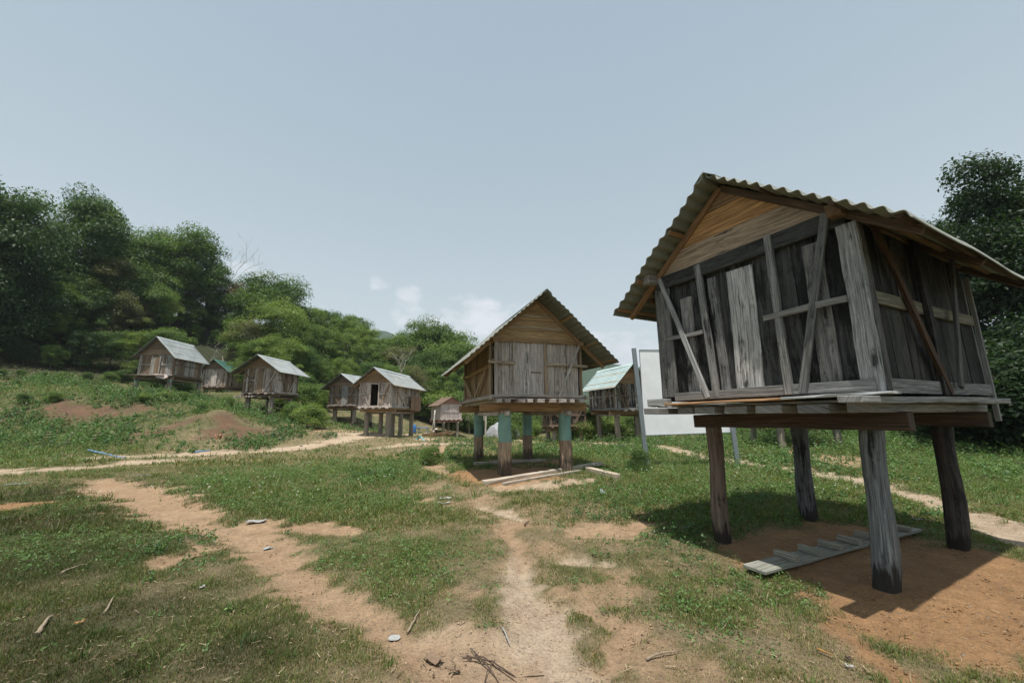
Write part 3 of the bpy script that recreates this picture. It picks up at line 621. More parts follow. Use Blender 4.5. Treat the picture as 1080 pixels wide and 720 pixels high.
# understory that closes the foot of the wood
for pts, Y, lb in (([(300,400),(322,396),(336,405)], 38, 'leafy bush between the third hut and the pair of huts'),
                   ([(450,418),(462,408),(488,414),(505,420),(530,428),(550,425)], 50, 'leafy bush behind the small distant hut')):
    for px, py in pts: place(random.choice(['bush','bushL','bushD']), px, py, Y, 'leafy_bush', lb, 'bush', lb.replace('bush', 'bushes'), 1.3)
for px, py, Y in ((198,330,58),(212,326,59),(226,330,60),(240,335,60),(-30,392,28),(0,396,29),(22,398,30),(45,400,30),(68,396,31),(92,398,32),(116,392,34),(132,390,36),(165,392,37),(192,396,38),(222,402,47.5),(240,404,47.5),(322,405,34),(336,408,36),(300,408,34)):
    place(random.choice(['bush','bushD']), px, py, Y, 'leafy_bush', 'leafy bush along the edge of the forest beside the left huts', 'bush', 'bushes along the forest edge', 1.3)
BANK = [(150,436,23.5,'bushL','round light green bush on the bank below the leftmost hut'),(172,428,24.5,'bushL','light green bush on the bank, behind the round one'),(192,424,26,'bush','green bush on the bank just below the middle green roofed hut'),(212,434,24,'bushD','small dark bush beside the red earth mound'),
 (25,425,22,'bushD','dark green bush at the left end of the bank'),(55,428,22.5,'bush','green bush left of the red soil patch on the bank'),(330,425,26,'bushL','light green shrub between the third hut and the pair of huts'),(310,424,27.5,'bush','green shrub touching the right back post of the third hut'),(240,418,28,'bush','leafy shrub under the front of the third hut')]
for px, py, Y, k, lb in BANK: place(k, px, py, Y, 'leafy_bush', lb, 'bush', None, 1.25)
# right side: big trees near, bushes behind the nearest hut
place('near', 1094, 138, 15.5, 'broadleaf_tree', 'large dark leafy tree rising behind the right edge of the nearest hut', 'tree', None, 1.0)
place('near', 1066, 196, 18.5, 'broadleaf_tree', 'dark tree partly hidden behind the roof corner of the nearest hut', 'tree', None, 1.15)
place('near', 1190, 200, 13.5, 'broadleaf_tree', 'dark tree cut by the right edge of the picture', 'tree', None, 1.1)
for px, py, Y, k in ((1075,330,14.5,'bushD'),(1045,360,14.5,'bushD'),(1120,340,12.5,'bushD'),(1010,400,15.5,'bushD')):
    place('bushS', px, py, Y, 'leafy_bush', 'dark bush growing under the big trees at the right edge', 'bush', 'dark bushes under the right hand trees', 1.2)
for px, py, Y, k in ((985,428,17.5,'bushD'),(960,432,19,'bushD'),(925,436,20,'bushD'),(900,438,21,'bushD'),(868,434,22,'bushD'),(840,438,22,'bush'),(815,436,23,'bush'),(790,440,24,'bush'),(765,440,25,'bushL'),(745,446,26,'bush'),(722,444,27,'bushL'),(700,446,28,'bush')):
    place(k, px, py, Y, 'leafy_bush', 'green bush in the thicket seen beneath the floor of the nearest hut', 'bush', 'bushes beneath and behind the nearest hut', 1.45)
for px, py, Y, k in ((612,438,26,'bushL'),(622,432,27,'bush'),(640,436,29,'bushL'),(664,436,29,'bush'),(590,446,30,'bush'),(560,444,31,'bushL'),(538,446,31,'bush')):
    place(k, px, py, Y, 'leafy_bush', 'green bush between the teal posted hut and the mint roofed hut', 'bush', 'bushes between the teal posted hut and the mint roofed hut', 1.2)
for px, py, Y, k in ((590,425,60,'midA'),(640,428,62,'midB'),(680,428,58,'midA'),(720,426,60,'deepA'),(770,424,58,'midA'),(830,420,56,'deepB'),(890,418,54,'midA'),(960,410,50,'deepA'),(1030,400,46,'deepB')):
    place(k, px, py, Y, label='far tree on the level ground behind the nearest hut', group='far trees behind the nearest hut', wide=1.5)
place('bushD', 674, 494, 10.9, 'leafy_bush', 'small dark weed bush at the foot of the left sign post', 'bush', None, 1.1)
place('bush', 455, 474, 13.2, 'leafy_bush', 'small round green shrub at the edge of the meadow left of the teal posted hut', 'bush', None, 1.3)

def bare_tree(px, py, Y, H, label, seed, mat, r=.09, spread=.5):
    rs = random.Random(seed); d = ray(px, py); t = Y / d[1]; X, Z = d[0] * t, CH + d[2] * t
    e = empty('leafless_tree', (X, Y, Z - H), 0, label=label, cat='tree'); tr = MB(); br = MB()
    def grow(mb, p, dr, L, r, depth):
        pts = [p]; 
        for s in range(4): dr = (dr + Vector((rs.uniform(-1, 1), rs.uniform(-1, 1), rs.uniform(-.3, .6))) * .22).normalized(); pts.append(pts[-1] + dr * L / 4)
        mb.tube(pts, [r * (1 - .16 * s) for s in range(5)], 5, (.4, .38, .34), .1, .05)
        if depth:
            for k in range(rs.choice((2, 3))):
                a = rs.uniform(0, 6.28); nd = (dr + Vector((math.cos(a), math.sin(a), rs.uniform(-.1, .5))) * spread * 1.5).normalized(); grow(br, pts[rs.choice((2, 3, 4))], nd, L * .66, r * .55, depth - 1)
    grow(tr, Vector((0, 0, 0)), Vector((0, 0, 1)), H * .62, r, 0); top = Vector(tr.v[-3]) 
    for k in range(4):
        a = k * 1.6 + rs.random(); grow(br, top - Vector((0, 0, H * .08 * k)), Vector((math.cos(a) * spread, math.sin(a) * spread, .8)).normalized(), H * .36, r * .5, 3)
    tr.build('trunk', mat, e); br.build('branches', mat, e)
bare_tree(236, 262, 62, 13, 'leafless pale tree with fine branches on the skyline above the forest', 5, M['barepale'], .13, .55)
bare_tree(243, 358, 47, 7, 'bleached dead tree with forked branches behind the green roofed hut', 9, M['barepale'], .09, 1.2)
bare_tree(423, 374, 46, 5, 'pale leafless tree in front of the forest right of the pair of huts', 14, M['barepale'], .05, .42)

# ------------------------------------------------------------------ huts
GREY = [(.27,.26,.24),(.33,.315,.29),(.22,.21,.195),(.38,.365,.34)]
PINK = [(.44,.375,.335),(.50,.44,.395),(.38,.325,.29),(.47,.42,.39)]
TAN = [(.30,.20,.115),(.36,.235,.125),(.26,.175,.105)]
BROWN = [(.20,.145,.10),(.25,.18,.125),(.17,.125,.09)]
class Hut:
    def __init__(s, name, label, loc, yaw, W, D, zf, ze, za, pw, pd, ov, oe, pal, gab, group=None, side=None):
        s.e = empty(name, loc, yaw, label=label, cat='hut', group=group); s.W, s.D, s.zf, s.ze, s.za, s.pw, s.pd, s.ov, s.oe = W, D, zf, ze, za, pw, pd, ov, oe
        s.pal, s.gab, s.side = pal, gab, side or pal; s.sl = (za - ze) / (W / 2)
    def bb(s, m, a, b, w, t, n=(0, -1, 0), tint=None, stain=.4, seg=3, rough=.004, **k): m.board(a, b, w, t, n, tint or random.choice(s.pal), stain, seg, rough, **k)
    def posts(s, mat, r=.11, specs=None, ztop=None, low=-.35, square=.75):
        zt = ztop or s.zf - .33
        for k, (x, y) in enumerate(specs or [(-s.pw/2, -s.pd/2), (s.pw/2, -s.pd/2), (-s.pw/2, s.pd/2), (s.pw/2, s.pd/2)]):
            m = MB(); n = 12; pts = []; wob = [(random.uniform(-1, 1), random.uniform(-1, 1)) for _ in range(n + 1)]
            for i in range(n + 1):
                q = i / n; a = r * .10 * math.sin(q * math.pi); pts.append((x + wob[i][0] * a, y + wob[i][1] * a, low + (zt - low) * q))
            m.tube(pts, [r * (1.02 - .06 * i / n + random.uniform(-.02, .02)) for i in range(n + 1)], 12, random.choice(s.postpal), .32, .035, square)
            o = m.build('post', mat, s.e, 0, True)
            for p in o.data.polygons: p.use_smooth = True
    def plank_panel(s, m, x0, x1, z0, z1f, plane, off, pal=None, wmin=.13, wmax=.26, stain=(.25, .6), t=.022, seg=4, rough=.003, gap=.007):
        """vertical planks over a wall. plane 'F','B' spans x; 'L','R' spans y. z1f: top height as a function"""
        p = x0
        while p < x1 - .03:
            w = min(random.uniform(wmin, wmax), x1 - p); 
            if x1 - p - w < .07: w = x1 - p
            c = p + w / 2; zt = z1f(c) if callable(z1f) else z1f; o = off + random.uniform(-.004, .004); tint = random.choice(pal or s.pal); st = random.uniform(*stain); zb = z0 - random.uniform(0, .015)
            A, B, n = s.pt(plane, c, zb, o), s.pt(plane, c + random.uniform(-.004, .004), zt, o), s.nrm(plane)
            m.board(A, B, w - gap, t, n, tint, st, seg, rough); p += w
    def pt(s, pl, u, z, off):
        if pl == 'F': return (u, -s.D/2 - off, z)
        if pl == 'B': return (u, s.D/2 + off, z)
        if pl == 'L': return (-s.W/2 - off, u, z)
        return (s.W/2 + off, u, z)
    def nrm(s, pl): return {'F': (0,-1,0), 'B': (0,1,0), 'L': (-1,0,0), 'R': (1,0,0)}[pl]
    def item(s, name, pl, u0, z0, u1, z1, w, off=.035, t=.03, tint=None, stain=.3, parent=None, w2=None, seg=5, rough=.004, label=None, extra=None):
        m = MB(); m.board(s.pt(pl, u0, z0, off), s.pt(pl, u1, z1, off), w, t, s.nrm(pl), tint or random.choice(s.pal), stain, seg, rough, w2=w2)
        if extra: extra(m)
        o = m.build(name, M['wood'], parent or s.e, .003 if t > .02 else 0)
        if label: o['label'] = label
        return o
    def roof(s, top, under, period=.145, amp=.017, thick=.006, ridge=True, yoff=(0, 0)):
        for sg in (-1, 1):
            L = (s.W/2 + s.oe) / math.cos(math.atan(s.sl)); n = int(L / period * 8); y0, y1 = -s.D/2 - s.ov + yoff[0], s.D/2 + s.ov + yoff[1]; ny = 14
            nx, nz = sg * math.sin(math.atan(s.sl)), math.cos(math.atan(s.sl)); V = []; F = []
            sag = random.uniform(.01, .02)
            for j in range(ny + 1):
                q = j / ny; y = y0 + (y1 - y0) * q
                for i in range(n + 1):
                    d = -.015 + (L + .015) * i / n; h = amp * math.cos(2 * math.pi * d / period) + .006 * math.sin(q * 9 + d * 2) - sag * math.sin(q * math.pi) + (.007 if (j // 5) % 2 else 0)
                    e = .012 * math.sin(d * 5.1 + sg) if j in (0, ny) else 0
                    x = sg * d * math.cos(math.atan(s.sl)); z = s.za + .085 - d * math.sin(math.atan(s.sl)); V.append((x + nx * h, y + e, z + nz * h))
            for j in range(ny):
                for i in range(n):
                    a = j * (n + 1) + i; q = (a, a + 1, a + n + 2, a + n + 1); F.append(q if sg > 0 else q[::-1])
            me = bpy.data.meshes.new('roof_sheet'); me.from_pydata(V, [], F); me.materials.append(top); me.materials.append(under)
            for p in me.polygons: p.use_smooth = True
            o = link('roof_sheet', me, s.e); md = o.modifiers.new('thick', 'SOLIDIFY'); md.thickness = thick; md.offset = -1; md.material_offset = 1
            # the mesh faces up, its thickness grows downwards and takes the underside material
            if me.polygons[0].normal.z < 0: me.flip_normals()
        if ridge:
            m = MB(); a = math.atan(s.sl)
            for sg in (-1, 1):
                c = Vector((sg * .085 * math.cos(a), 0, s.za + .085 + .026 - .085 * math.sin(a))); n = (sg * math.sin(a), 0, math.cos(a))
                m.board((c.x, y0 - .01, c.z), (c.x, y1 + .01, c.z), .175, .005, n, (.3,.3,.3), .2, 8, .003)
            m.build('ridge_cap', top, s.e)
    def frame(s, tint=None, mid=True, raft=.07, rt=.045, tint_r=None):
        """rake rafters with wall plates, ridge purlin and purlins"""
        a = math.atan(s.sl); tt = tint or random.choice(s.gab); L = (s.W/2 + s.oe - .06) / math.cos(a)
        for y in ([-s.D/2 - .06, s.D/2 + .06] + ([0] if mid else [])):
            for sg in (-1, 1):
                m = MB(); z0 = s.za + .045 - raft/2 / math.cos(a) ; yo = y + sg * .003
                m.board((0, yo, z0), (sg * L * math.cos(a), yo, z0 - L * math.sin(a)), raft, rt, (0, -1, 0), (tint_r or tt) if sg > 0 else tt, .3, 4, .003); m.build('rafter', M['wood'], s.e, .003)
        for fr in (.35, .72, .97):
            for sg in (-1, 1):
                d = L * fr; m = MB(); x = sg * d * math.cos(a); z = s.za + .045 + .001 - d * math.sin(a); n = (sg * math.sin(a), 0, math.cos(a))
                m.board((x, -s.D/2 - s.ov * .92, z), (x, s.D/2 + s.ov * .92, z), .05, .034, n, (tint_r or tt) if sg > 0 else tt, .3, 5, .003); m.build('purlin', M['wood'], s.e)
    def gable(s, pl, nb=3, off=.03, pal=None, stain=(.1, .3)):
        """horizontal boards filling the triangle"""
        m = MB(); hh = s.za - s.ze - .02; z = s.ze
        for i in range(nb):
            h = hh / nb; za_, zb_ = s.ze + h * i + .004, s.ze + h * (i + 1) - .004
            xa, xb = (s.za - za_) / s.sl - .02, max((s.za - zb_) / s.sl - .02, .02); y = (-s.D/2 - off) if pl == 'F' else (s.D/2 + off)
            m.poly([(-xa, y, za_), (xa, y, za_), (xb, y, zb_), (-xb, y, zb_)], .022 + .003 * i, (0, 1, 0), random.choice(pal or s.gab), random.uniform(*stain))
        # grain must run along the board
        g = []
        for (x, y, zz) in [tuple(v) for v in m.v]: g.append((x, zz * 1.0, 3.3))
        m.g = g; m.build('gable_boards', M['wood'], s.e)
    def floor(s, over=.12, beam=(.17, .12), bx=1.15, tint=None, joists=7, jw=.13, jt=.08, jov=.2, jpal=None, jst=.35):
        tt = tint or random.choice(s.gab); z = s.zf
        m = MB(); p = -s.D/2 - over
        while p < s.D/2 + over: 
            w = random.uniform(.16, .24); m.board((-s.W/2 - over, p + w/2, z - .012), (s.W/2 + over, p + w/2, z - .012), w - .008, .022, (0, 0, 1), random.choice(s.pal), .35, 3, .002); p += w
        m.build('floor', M['wood'], s.e)
        for k in range(joists):
            x = -s.W/2 + .1 + (s.W - .2) * k / (joists - 1) + random.uniform(-.04, .04); m = MB(); w = jw * random.uniform(.8, 1.2)
            m.board((x, -s.D/2 - jov - random.uniform(0, .08), z - .025 - jt/2), (x, s.D/2 + jov, z - .025 - jt/2), w, jt * random.uniform(.85, .98), (0, 0, 1), random.choice(jpal or s.pal), jst, 4, .004); m.build('joist', M['wood'], s.e, .004)
        for y in (-s.pd/2, s.pd/2):
            m = MB(); m.board((-s.W/2 * bx, y, z - .03 - jt - beam[0]/2), (s.W/2 * bx, y, z - .03 - jt - beam[0]/2), beam[0], beam[1], (0, -1, 0), tt, .2, 5, .004); m.build('floor_beam', M['wood'], s.e, .005)
        for x in (-s.pw/2, s.pw/2):
            m = MB(); zz = z - .03 - jt - beam[0] - .05; m.board((x, -s.pd/2 - .3, zz), (x, s.pd/2 + .3, zz), .10, .1, (1, 0, 0), random.choice(s.pal), .4, 4, .004); m.build('floor_beam', M['wood'], s.e, .005)
def far_hut(name, label, loc, yaw, W, D, zf, ze, za, pw, pd, ov, oe, top, pal, gab, postmat, door=True, brace=True, group=None, open_door=False, specs=None, stain=(.25, .55), r=.13, ridge=True):
    h = Hut(name, label, loc, yaw, W, D, zf, ze, za, pw, pd, ov, oe, pal, gab, group); h.postpal = [(.24,.21,.17),(.28,.24,.19)]
    h.posts(postmat, r, specs, low=-.8); h.floor(.15, joists=5, jw=.16)
    for pl in 'FBLR':
        half = (W if pl in 'FB' else D) / 2; m = MB()
        if pl == 'F' and open_door:
            h.plank_panel(m, -half, -.28, zf, ze, pl, 0, None, .14, .26, stain); h.plank_panel(m, .22, half, zf, ze, pl, 0, None, .14, .26, stain); m.board(h.pt('F', -.28, ze - .06, 0), h.pt('F', .22, ze - .06, 0), .12, .02, (0,-1,0), pal[0], .5)
        else: h.plank_panel(m, -half, half, zf, ze, pl, 0, None, .14, .26, stain)
        wname = {'F': 'front_wall', 'B': 'back_wall'}.get(pl, 'side_wall'); w = m.build(wname, M['wood'], h.e)
        for u in (-half + .04, half - .04): h.item('corner_stud', pl, u, zf - .05, u, ze, .09, .03, .04, None, .3, w)
        zr = zf + (ze - zf) * .52
        if pl == 'F' and open_door:
            h.item('rail', pl, -half, zr, -.3, zr, .07, .055, .025, None, .2, w); h.item('rail', pl, .25, zr, half, zr, .07, .055, .025, None, .2, w)
        else: h.item('rail', pl, -half, zr, half, zr, .07, .055, .025, None, .2, w)
        h.item('sill', pl, -half - .06, zf + .03, half + .06, zf + .03, .1, .06, .05, None, .3, w)
        if brace:
            if pl in 'LR': h.item('brace', pl, -half + .1, ze - .05, -.1, zf + .05, .07, .09, .03, None, .2, w); h.item('brace', pl, half - .1, ze - .05, .1, zf + .05, .07, .09, .03, None, .2, w)
            else:
                h.item('brace', pl, -half + .08, ze - .15, -.35, zf + .1, .07, .09, .03, None, .2, w); h.item('brace', pl, half - .08, ze - .15, .35, zf + .1, .07, .09, .03, None, .2, w)
    if door:
        m = MB(); h.plank_panel(m, -.27, .27, zf + .08, ze - .2, 'F', .075, [(c[0]*1.2, c[1]*1.18, c[2]*1.15) for c in pal], .12, .2, (.1, .3)); d = m.build('door', M['wood'], h.e)
        for u in (-.3, .3): h.item('door_frame', 'F', u, zf + .05, u, ze - .1, .07, .095, .04, (.36,.32,.27), .1, d)
    if open_door:
        for u in (-.29, .24): h.item('door_frame', 'F', u, zf + .05, u, ze - .02, .07, .06, .05, None, .2)
    h.gable('F', 3); h.gable('B', 3); h.frame(); h.roof(M[top] if isinstance(top, str) else top, M['under2'], ridge=ridge); return h

# leftmost three huts on the bank
GH = 'stilt huts standing around the clearing'
hA = far_hut('stilt_hut', 'leftmost hut on the bank, with a plain grey roof and faded teal posts', (-27.41,31.4,3.39), .09, 2.44,3.15,1.46,3.05,4.32,2.3,3.2,.45,.37,'roof_white',GREY[:2]+BROWN,BROWN,M['post_far'],group=GH,brace=False)
m = MB(); m.board((-1.3,-2.3,1.42),(1.25,-2.1,1.40),.8,.04,(0,0,1),(.3,.25,.2),.3,5,.01); m.build('porch_shelf', M['wood'], hA.e)
m = MB(); m.poly([(.55,-2.35,1.50),(1.35,-2.3,1.46),(1.5,-2.35,1.25),(1.3,-2.4,1.12),(.8,-2.42,1.22)],.08,(0,1,0),(.5,.42,.36),.1); tag(m.build('pale_sack', M['cloth_white']), 'pale empty sack draped over the porch shelf of the leftmost hut', 'sack').matrix_world = hA.e.matrix_basis
hB = far_hut('stilt_hut', 'hut with a green roof, between the leftmost hut and the third one', (-32.18,43.73,3.5), .09, 2.33,3.28,1.44,3.31,4.23,2.13,2.08,.5,.54,'roof_teal',PINK+BROWN[:1],BROWN,M['post_far'],group=GH,r=.17)
hC = far_hut('stilt_hut', 'third hut from the left, pale roofed with X braced walls, right of the red mound', (-18.22,29.75,1.8), -.03, 2.46,2.56,1.58,3.33,4.18,1.72,2.29,.72,.61,'roof_white',PINK[:3]+BROWN,TAN+BROWN,M['post_burnt'],group=GH)
m = MB()
for i in range(7): m.board((-1.5 + i * .2, -1.62, 1.32), (-1.5 + i * .2, -1.05, 1.32), .12, .1, (0,0,1), random.choice(PINK), .3, 2, .008)
m.build('log_ledge', M['wood'], hC.e)
hD1 = far_hut('stilt_hut', 'grey hut half hidden behind the hut with the open door', (-14.03,35.11,.99), -.22, 2.68,3.15,1.58,3.25,4.15,1.85,2.45,.56,.58,'roof_white',BROWN+GREY[:1],BROWN,M['post_burnt'],group=GH,door=False)
hD2 = far_hut('stilt_hut', 'deep hut with an open dark doorway and a pale roof on round yellowish posts', (-7.9,25.9,.5), -.13, 1.95,4.6,1.68,3.15,3.92,1.37,3.7,.45,.42,'roof_white',PINK[:3]+TAN[:1],TAN,M['wood'],door=False,open_door=True,group=GH,r=.12,
  specs=[(-.68,-1.85),(.68,-1.85),(-.68,0),(.68,0),(-.68,1.85),(.68,1.85)])
m = MB(); hD2.plank_panel(m, .3, 2.1, 1.5, 2.45, 'R', .22, [(.20,.13,.085),(.24,.155,.10)], .15, .25, (.1,.3)); m.build('side_balcony', M['wood'], hD2.e)
hE = far_hut('stilt_hut', 'small distant hut with pinkish grey planks and a rusty roof', (-7.37,44.21,-.47), .53, 2.34,3.02,1.76,3.37,4.05,1.59,2.71,.25,.4,'roof_rust',[(.50,.43,.40),(.43,.37,.34),(.56,.49,.46)],[(.30,.17,.12)],M['wood'],door=False,brace=False,group=GH,stain=(.05,.35))
hF = far_hut('stilt_hut', 'far hut peeping out behind the right side of the small rusty roofed hut', (-4.9,49.5,-.6), .3, 2.2,2.8,1.8,3.2,3.9,1.5,2.4,.2,.3,'roof_rust',PINK,BROWN,M['wood'],door=False,brace=False,group=GH)
hG = far_hut('stilt_hut', 'low dark hut seen between the teal posts under the middle hut', (3.35,26.4,-.05), .1, 2.25,2.6,1.0,2.3,3.1,1.7,2.1,.3,.3,'roof_white',BROWN,BROWN,M['wood'],door=False,group=GH,stain=(.5,.8))
hH = far_hut('stilt_hut', 'hut with a pale mint roof behind the white sign panel', (6.35,24.35,.06), .28, 1.95,3.09,1.85,3.33,4.35,1.3,2.2,.61,.35,'roof_mint',GREY[:3]+BROWN,TAN,M['wood'],group=GH,stain=(.45,.7),door=False)
hI = far_hut('stilt_hut', 'hut on red topped posts, mostly hidden behind the nearest hut', (12.2,17.6,.1), -.1, 2.3,2.8,1.8,3.2,4.1,2.15,2.3,.3,.4,'roof_white',BROWN,BROWN,M['post_red'],group=GH,r=.11)

# ------------------------------------------------------------------ the hut in the middle, on teal painted posts
h2 = Hut('stilt_hut', 'middle hut on teal painted posts, with a grey plank front and olive roof', (.14,11.75,.237), .308, 2.463,3.387,1.795,3.281,4.375,1.657,2.935,.771,.749, PINK, TAN, GH)
h2.postpal = [(.36,.27,.19),(.32,.23,.16)]
h2.posts(M['post_teal'], .135, ztop=1.5, low=-.4, square=.9)
h2.floor(.16, (.2,.15), 1.19, (.33,.20,.10), 9, .15, .09, .24)
D2_, W2_ = h2.D/2, h2.W/2
mF = MB(); h2.plank_panel(mF, -1.13, -.66, 1.86, 3.27, 'F', 0, PINK, .13, .2, (.3,.5)); h2.plank_panel(mF, .26, 1.16, 1.86, 3.27, 'F', 0, PINK, .13, .22, (.3,.55)); h2.plank_panel(mF, -.6, .17, 1.86, 3.27, 'F', -.03, GREY[:1], .2, .3)
wF = mF.build('front_wall', M['wood'], h2.e)
m = MB(); h2.plank_panel(m, -.60, .18, 1.88, 3.24, 'F', .005, [(.54,.49,.46),(.50,.45,.42)], .17, .22, (.3,.52), .03); dr = m.build('door', M['wood'], h2.e)
m = MB(); m.board(h2.pt('F', -.18, 2.46, .03), h2.pt('F', .1, 2.46, .03), .035, .03, (0,-1,0), (.3,.26,.22), .2); m.build('handle', M['wood'], dr)
for u, w, t in ((-.64,.075,(.45,.40,.36)), (.22,.09,(.36,.27,.19)), (-1.12,.10,(.40,.36,.32))): h2.item('stud', 'F', u, 1.83, u, 3.26, w, .045, .045, t, .12, wF)
h2.item('rail', 'F', -1.34, 2.69, -.62, 2.69, .075, .085, .035, (.42,.34,.26), .1, wF); h2.item('rail', 'F', .17, 2.68, 1.4, 2.65, .07, .085, .035, (.40,.33,.26), .12, wF)
h2.item('brace', 'F', 1.20, 3.27, .53, 1.84, .055, .125, .03, (.50,.46,.42), .1, wF); h2.item('sill', 'F', -1.28, 1.84, 1.26, 1.85, .07, .07, .10, (.43,.37,.32), .25, wF, rough=.01, seg=9)
h2.item('header', 'F', -1.22, 3.26, 1.24, 3.26, .07, .06, .05, (.34,.22,.12), .15, wF)
for pl in 'BLR':
    half = (W2_ if pl == 'B' else D2_); m = MB(); h2.plank_panel(m, -half, half, 1.83, 3.27, pl, -.02, TAN if pl == 'L' else BROWN, .15, .26, (.1,.35)); w = m.build('side_wall' if pl in 'LR' else 'back_wall', M['wood'], h2.e)
    for u in (-half + .05, 0, half - .05): h2.item('stud', pl, u, 1.8, u, 3.27, .1, .03, .05, (.33,.25,.17), .2, w)
    h2.item('rail', pl, -half, 2.58, half, 2.58, .09, .06, .03, (.38,.25,.13), .1, w)
    for a_, b_ in ((-half + .1, -.2), (half - .1, .2)): h2.item('brace', pl, a_, 2.62, b_, 1.86, .075, .095, .03, (.40,.30,.20), .1, w)
    h2.item('sill', pl, -half - .2, 1.81, half + .2, 1.81, .1, .07, .05, (.42,.36,.29), .2, w)
h2.gable('F', 4, .03, [(.44,.30,.16),(.40,.275,.16),(.46,.31,.16)]); h2.gable('B', 3)
for i in range(2): h2.item('collar_board', 'F', -.82 + .36 * i, 3.62 + .31 * i, .82 - .36 * i, 3.63 + .31 * i, .05, .065, .02, (.43,.35,.26), .1)
h2.frame((.36,.23,.12), True, .10, .05); h2.roof(M['roof_olive'], M['under'], .15, .013, .008)
for sg in (-1, 1):
    m = MB(); m.board((sg * 1.2, -D2_ - .22, 3.24), (sg * 1.2, D2_ + .2, 3.24), .11, .1, (1,0,0), (.35,.24,.14), .2, 5, .004); m.build('wall_plate', M['wood'], h2.e, .005)

# ------------------------------------------------------------------ the nearest hut
h1 = Hut('stilt_hut', 'nearest and largest hut on the right, of blackened grey planks with a corrugated olive roof', (3.857,5.033,.044), -1.079, 2.254,2.852,1.742,3.355,4.247,1.538,2.02,.373,.528, GREY, TAN, GH)
h1.postpal = [(.24,.25,.25)]
def knobbly(x, y, r, tint, stain, lean=(0, 0), seed=1, zt=1.45):
    rs = random.Random(seed); st = random.getstate(); random.seed(seed); m = MB(); n = 26; pts = []; rr = []
    for i in range(n + 1):
        q = i / n; z = -.35 + (zt + .35) * q; pts.append((x + lean[0] * q + .012 * math.sin(q * 7 + seed), y + lean[1] * q + .012 * math.cos(q * 5 + seed), z)); rr.append(r * (1.06 - .1 * q + .05 * math.sin(q * 11 + seed * 2) + rs.uniform(-.015, .015)))
    m.tube(pts, rr, 16, tint, stain, .03, .55); random.setstate(st)
    o = m.build('post', M['post_burnt'], h1.e)
    for p in o.data.polygons: p.use_smooth = True
    return o
knobbly(-.77, -1.01, .084, (.145,.108,.085), .42, (0, 0), 2)
o = knobbly(.77, -1.06, .086, (.165,.178,.18), .46, (.06, .21), 5); o['label'] = 'blue grey weathered post with a blackened foot'
knobbly(-.77, 1.01, .10, (.11,.115,.115), .48, (0, 0), 8); knobbly(.73, .94, .090, (.06,.052,.047), .5, (.07, .14), 11)
# beams
for y, x0, x1, tt in ((-1.03,-.98,1.17,(.075,.052,.038)), (1.01,-.8,1.2,(.075,.055,.04))):
    m = MB(); m.board((x0, y, 1.475), (x1, y, 1.475), .165, .13, (0,-1,0), tt, .3, 9, .006); m.build('floor_beam', M['wood'], h1.e, .006)
m = MB(); m.board((1.12,-1.97,1.668),(1.24,1.28,1.668),.055,.17,(1,0,0),(.26,.255,.245),.35,9,.005); m.build('edge_joist', M['wood'], h1.e, .005)
for x, w, ys, z in ((-1.12,.24,-1.72,1.60),(-.70,.22,-1.6,1.602),(-.43,.26,-1.62,1.598),(-.07,.25,-1.60,1.60),(.29,.25,-1.63,1.60),(.70,.25,-1.66,1.595),(1.0,.16,-1.55,1.60)):
    m = MB(); m.board((x, ys, z), (x + random.uniform(-.02,.02), 1.55, z), w, .08, (0,0,1), random.choice([(.24,.24,.23),(.20,.195,.185),(.27,.265,.25)]), .35, 7, .006); m.build('joist', M['wood'], h1.e, .006)
m = MB(); p = -1.55
while p < 1.5:
    w = random.uniform(.17,.25); m.board((-1.17,p+w/2,1.66),(1.1,p+w/2,1.66),w-.008,.024,(0,0,1),random.choice(GREY),.4,4,.002); p += w
m.build('floor', M['wood'], h1.e)
m = MB(); m.board((-1.30,-1.52,1.71),(-1.0,-1.53,1.71),.10,.14,(0,-1,0),(.33,.33,.31),.3,3,.006); m.build('corner_block', M['wood'], h1.e, .006)
m = MB(); m.board((-.93,-1.60,1.683),(.50,-1.58,1.697),.20,.024,(0,0,1),(.42,.245,.13),.05,7,.004); o = m.build('ledge_board', M['wood'], h1.e, .003); o['label'] = 'fresh orange brown ledge board'
m = MB(); m.board((.48,-1.60,1.70),(1.28,-1.60,1.715),.22,.022,(0,0,1),(.42,.43,.43),.15,6,.005); m.build('ledge_board', M['wood'], h1.e, .003)
BLK = [(0.078,0.078,0.074),(0.101,0.101,0.094),(0.062,0.062,0.058)]; PALE = (.40,.385,.36)
mF = MB(); h1.plank_panel(mF, -1.10, 1.10, 1.74, 3.30, 'F', 0, [(0.066,0.067,0.064),(0.086,0.084,0.078),(0.051,0.051,0.049)], .17, .27, (.48,.68), .022, 6); wF = mF.build('front_wall', M['wood'], h1.e)
h1.item('corner_board', 'F', -1.00, 1.78, -.99, 3.28, .23, .045, .03, (0.156,0.152,0.144), .46, wF, seg=8)
h1.item('stud', 'F', -.33, 1.75, -.40, 3.40, .075, .075, .045, (0.195,0.191,0.183), .42, wF, seg=8); h1.item('stud', 'F', .47, 1.74, .45, 3.42, .072, .085, .045, (0.218,0.215,0.203), .38, wF, seg=8)
h1.item('brace', 'F', -1.00, 3.40, -.42, 1.75, .058, .09, .03, (0.312,0.312,0.308), .25, wF, seg=7); h1.item('brace', 'F', 1.00, 3.42, .58, 1.75, .07, .10, .035, (0.148,0.148,0.140), .42, wF, seg=8)
h1.item('rail', 'F', -.96, 2.55, -.42, 2.55, .05, .065, .03, (0.218,0.211,0.203), .4, wF); h1.item('rail', 'F', .32, 2.55, 1.05, 2.56, .06, .10, .035, (0.218,0.211,0.195), .35, wF)
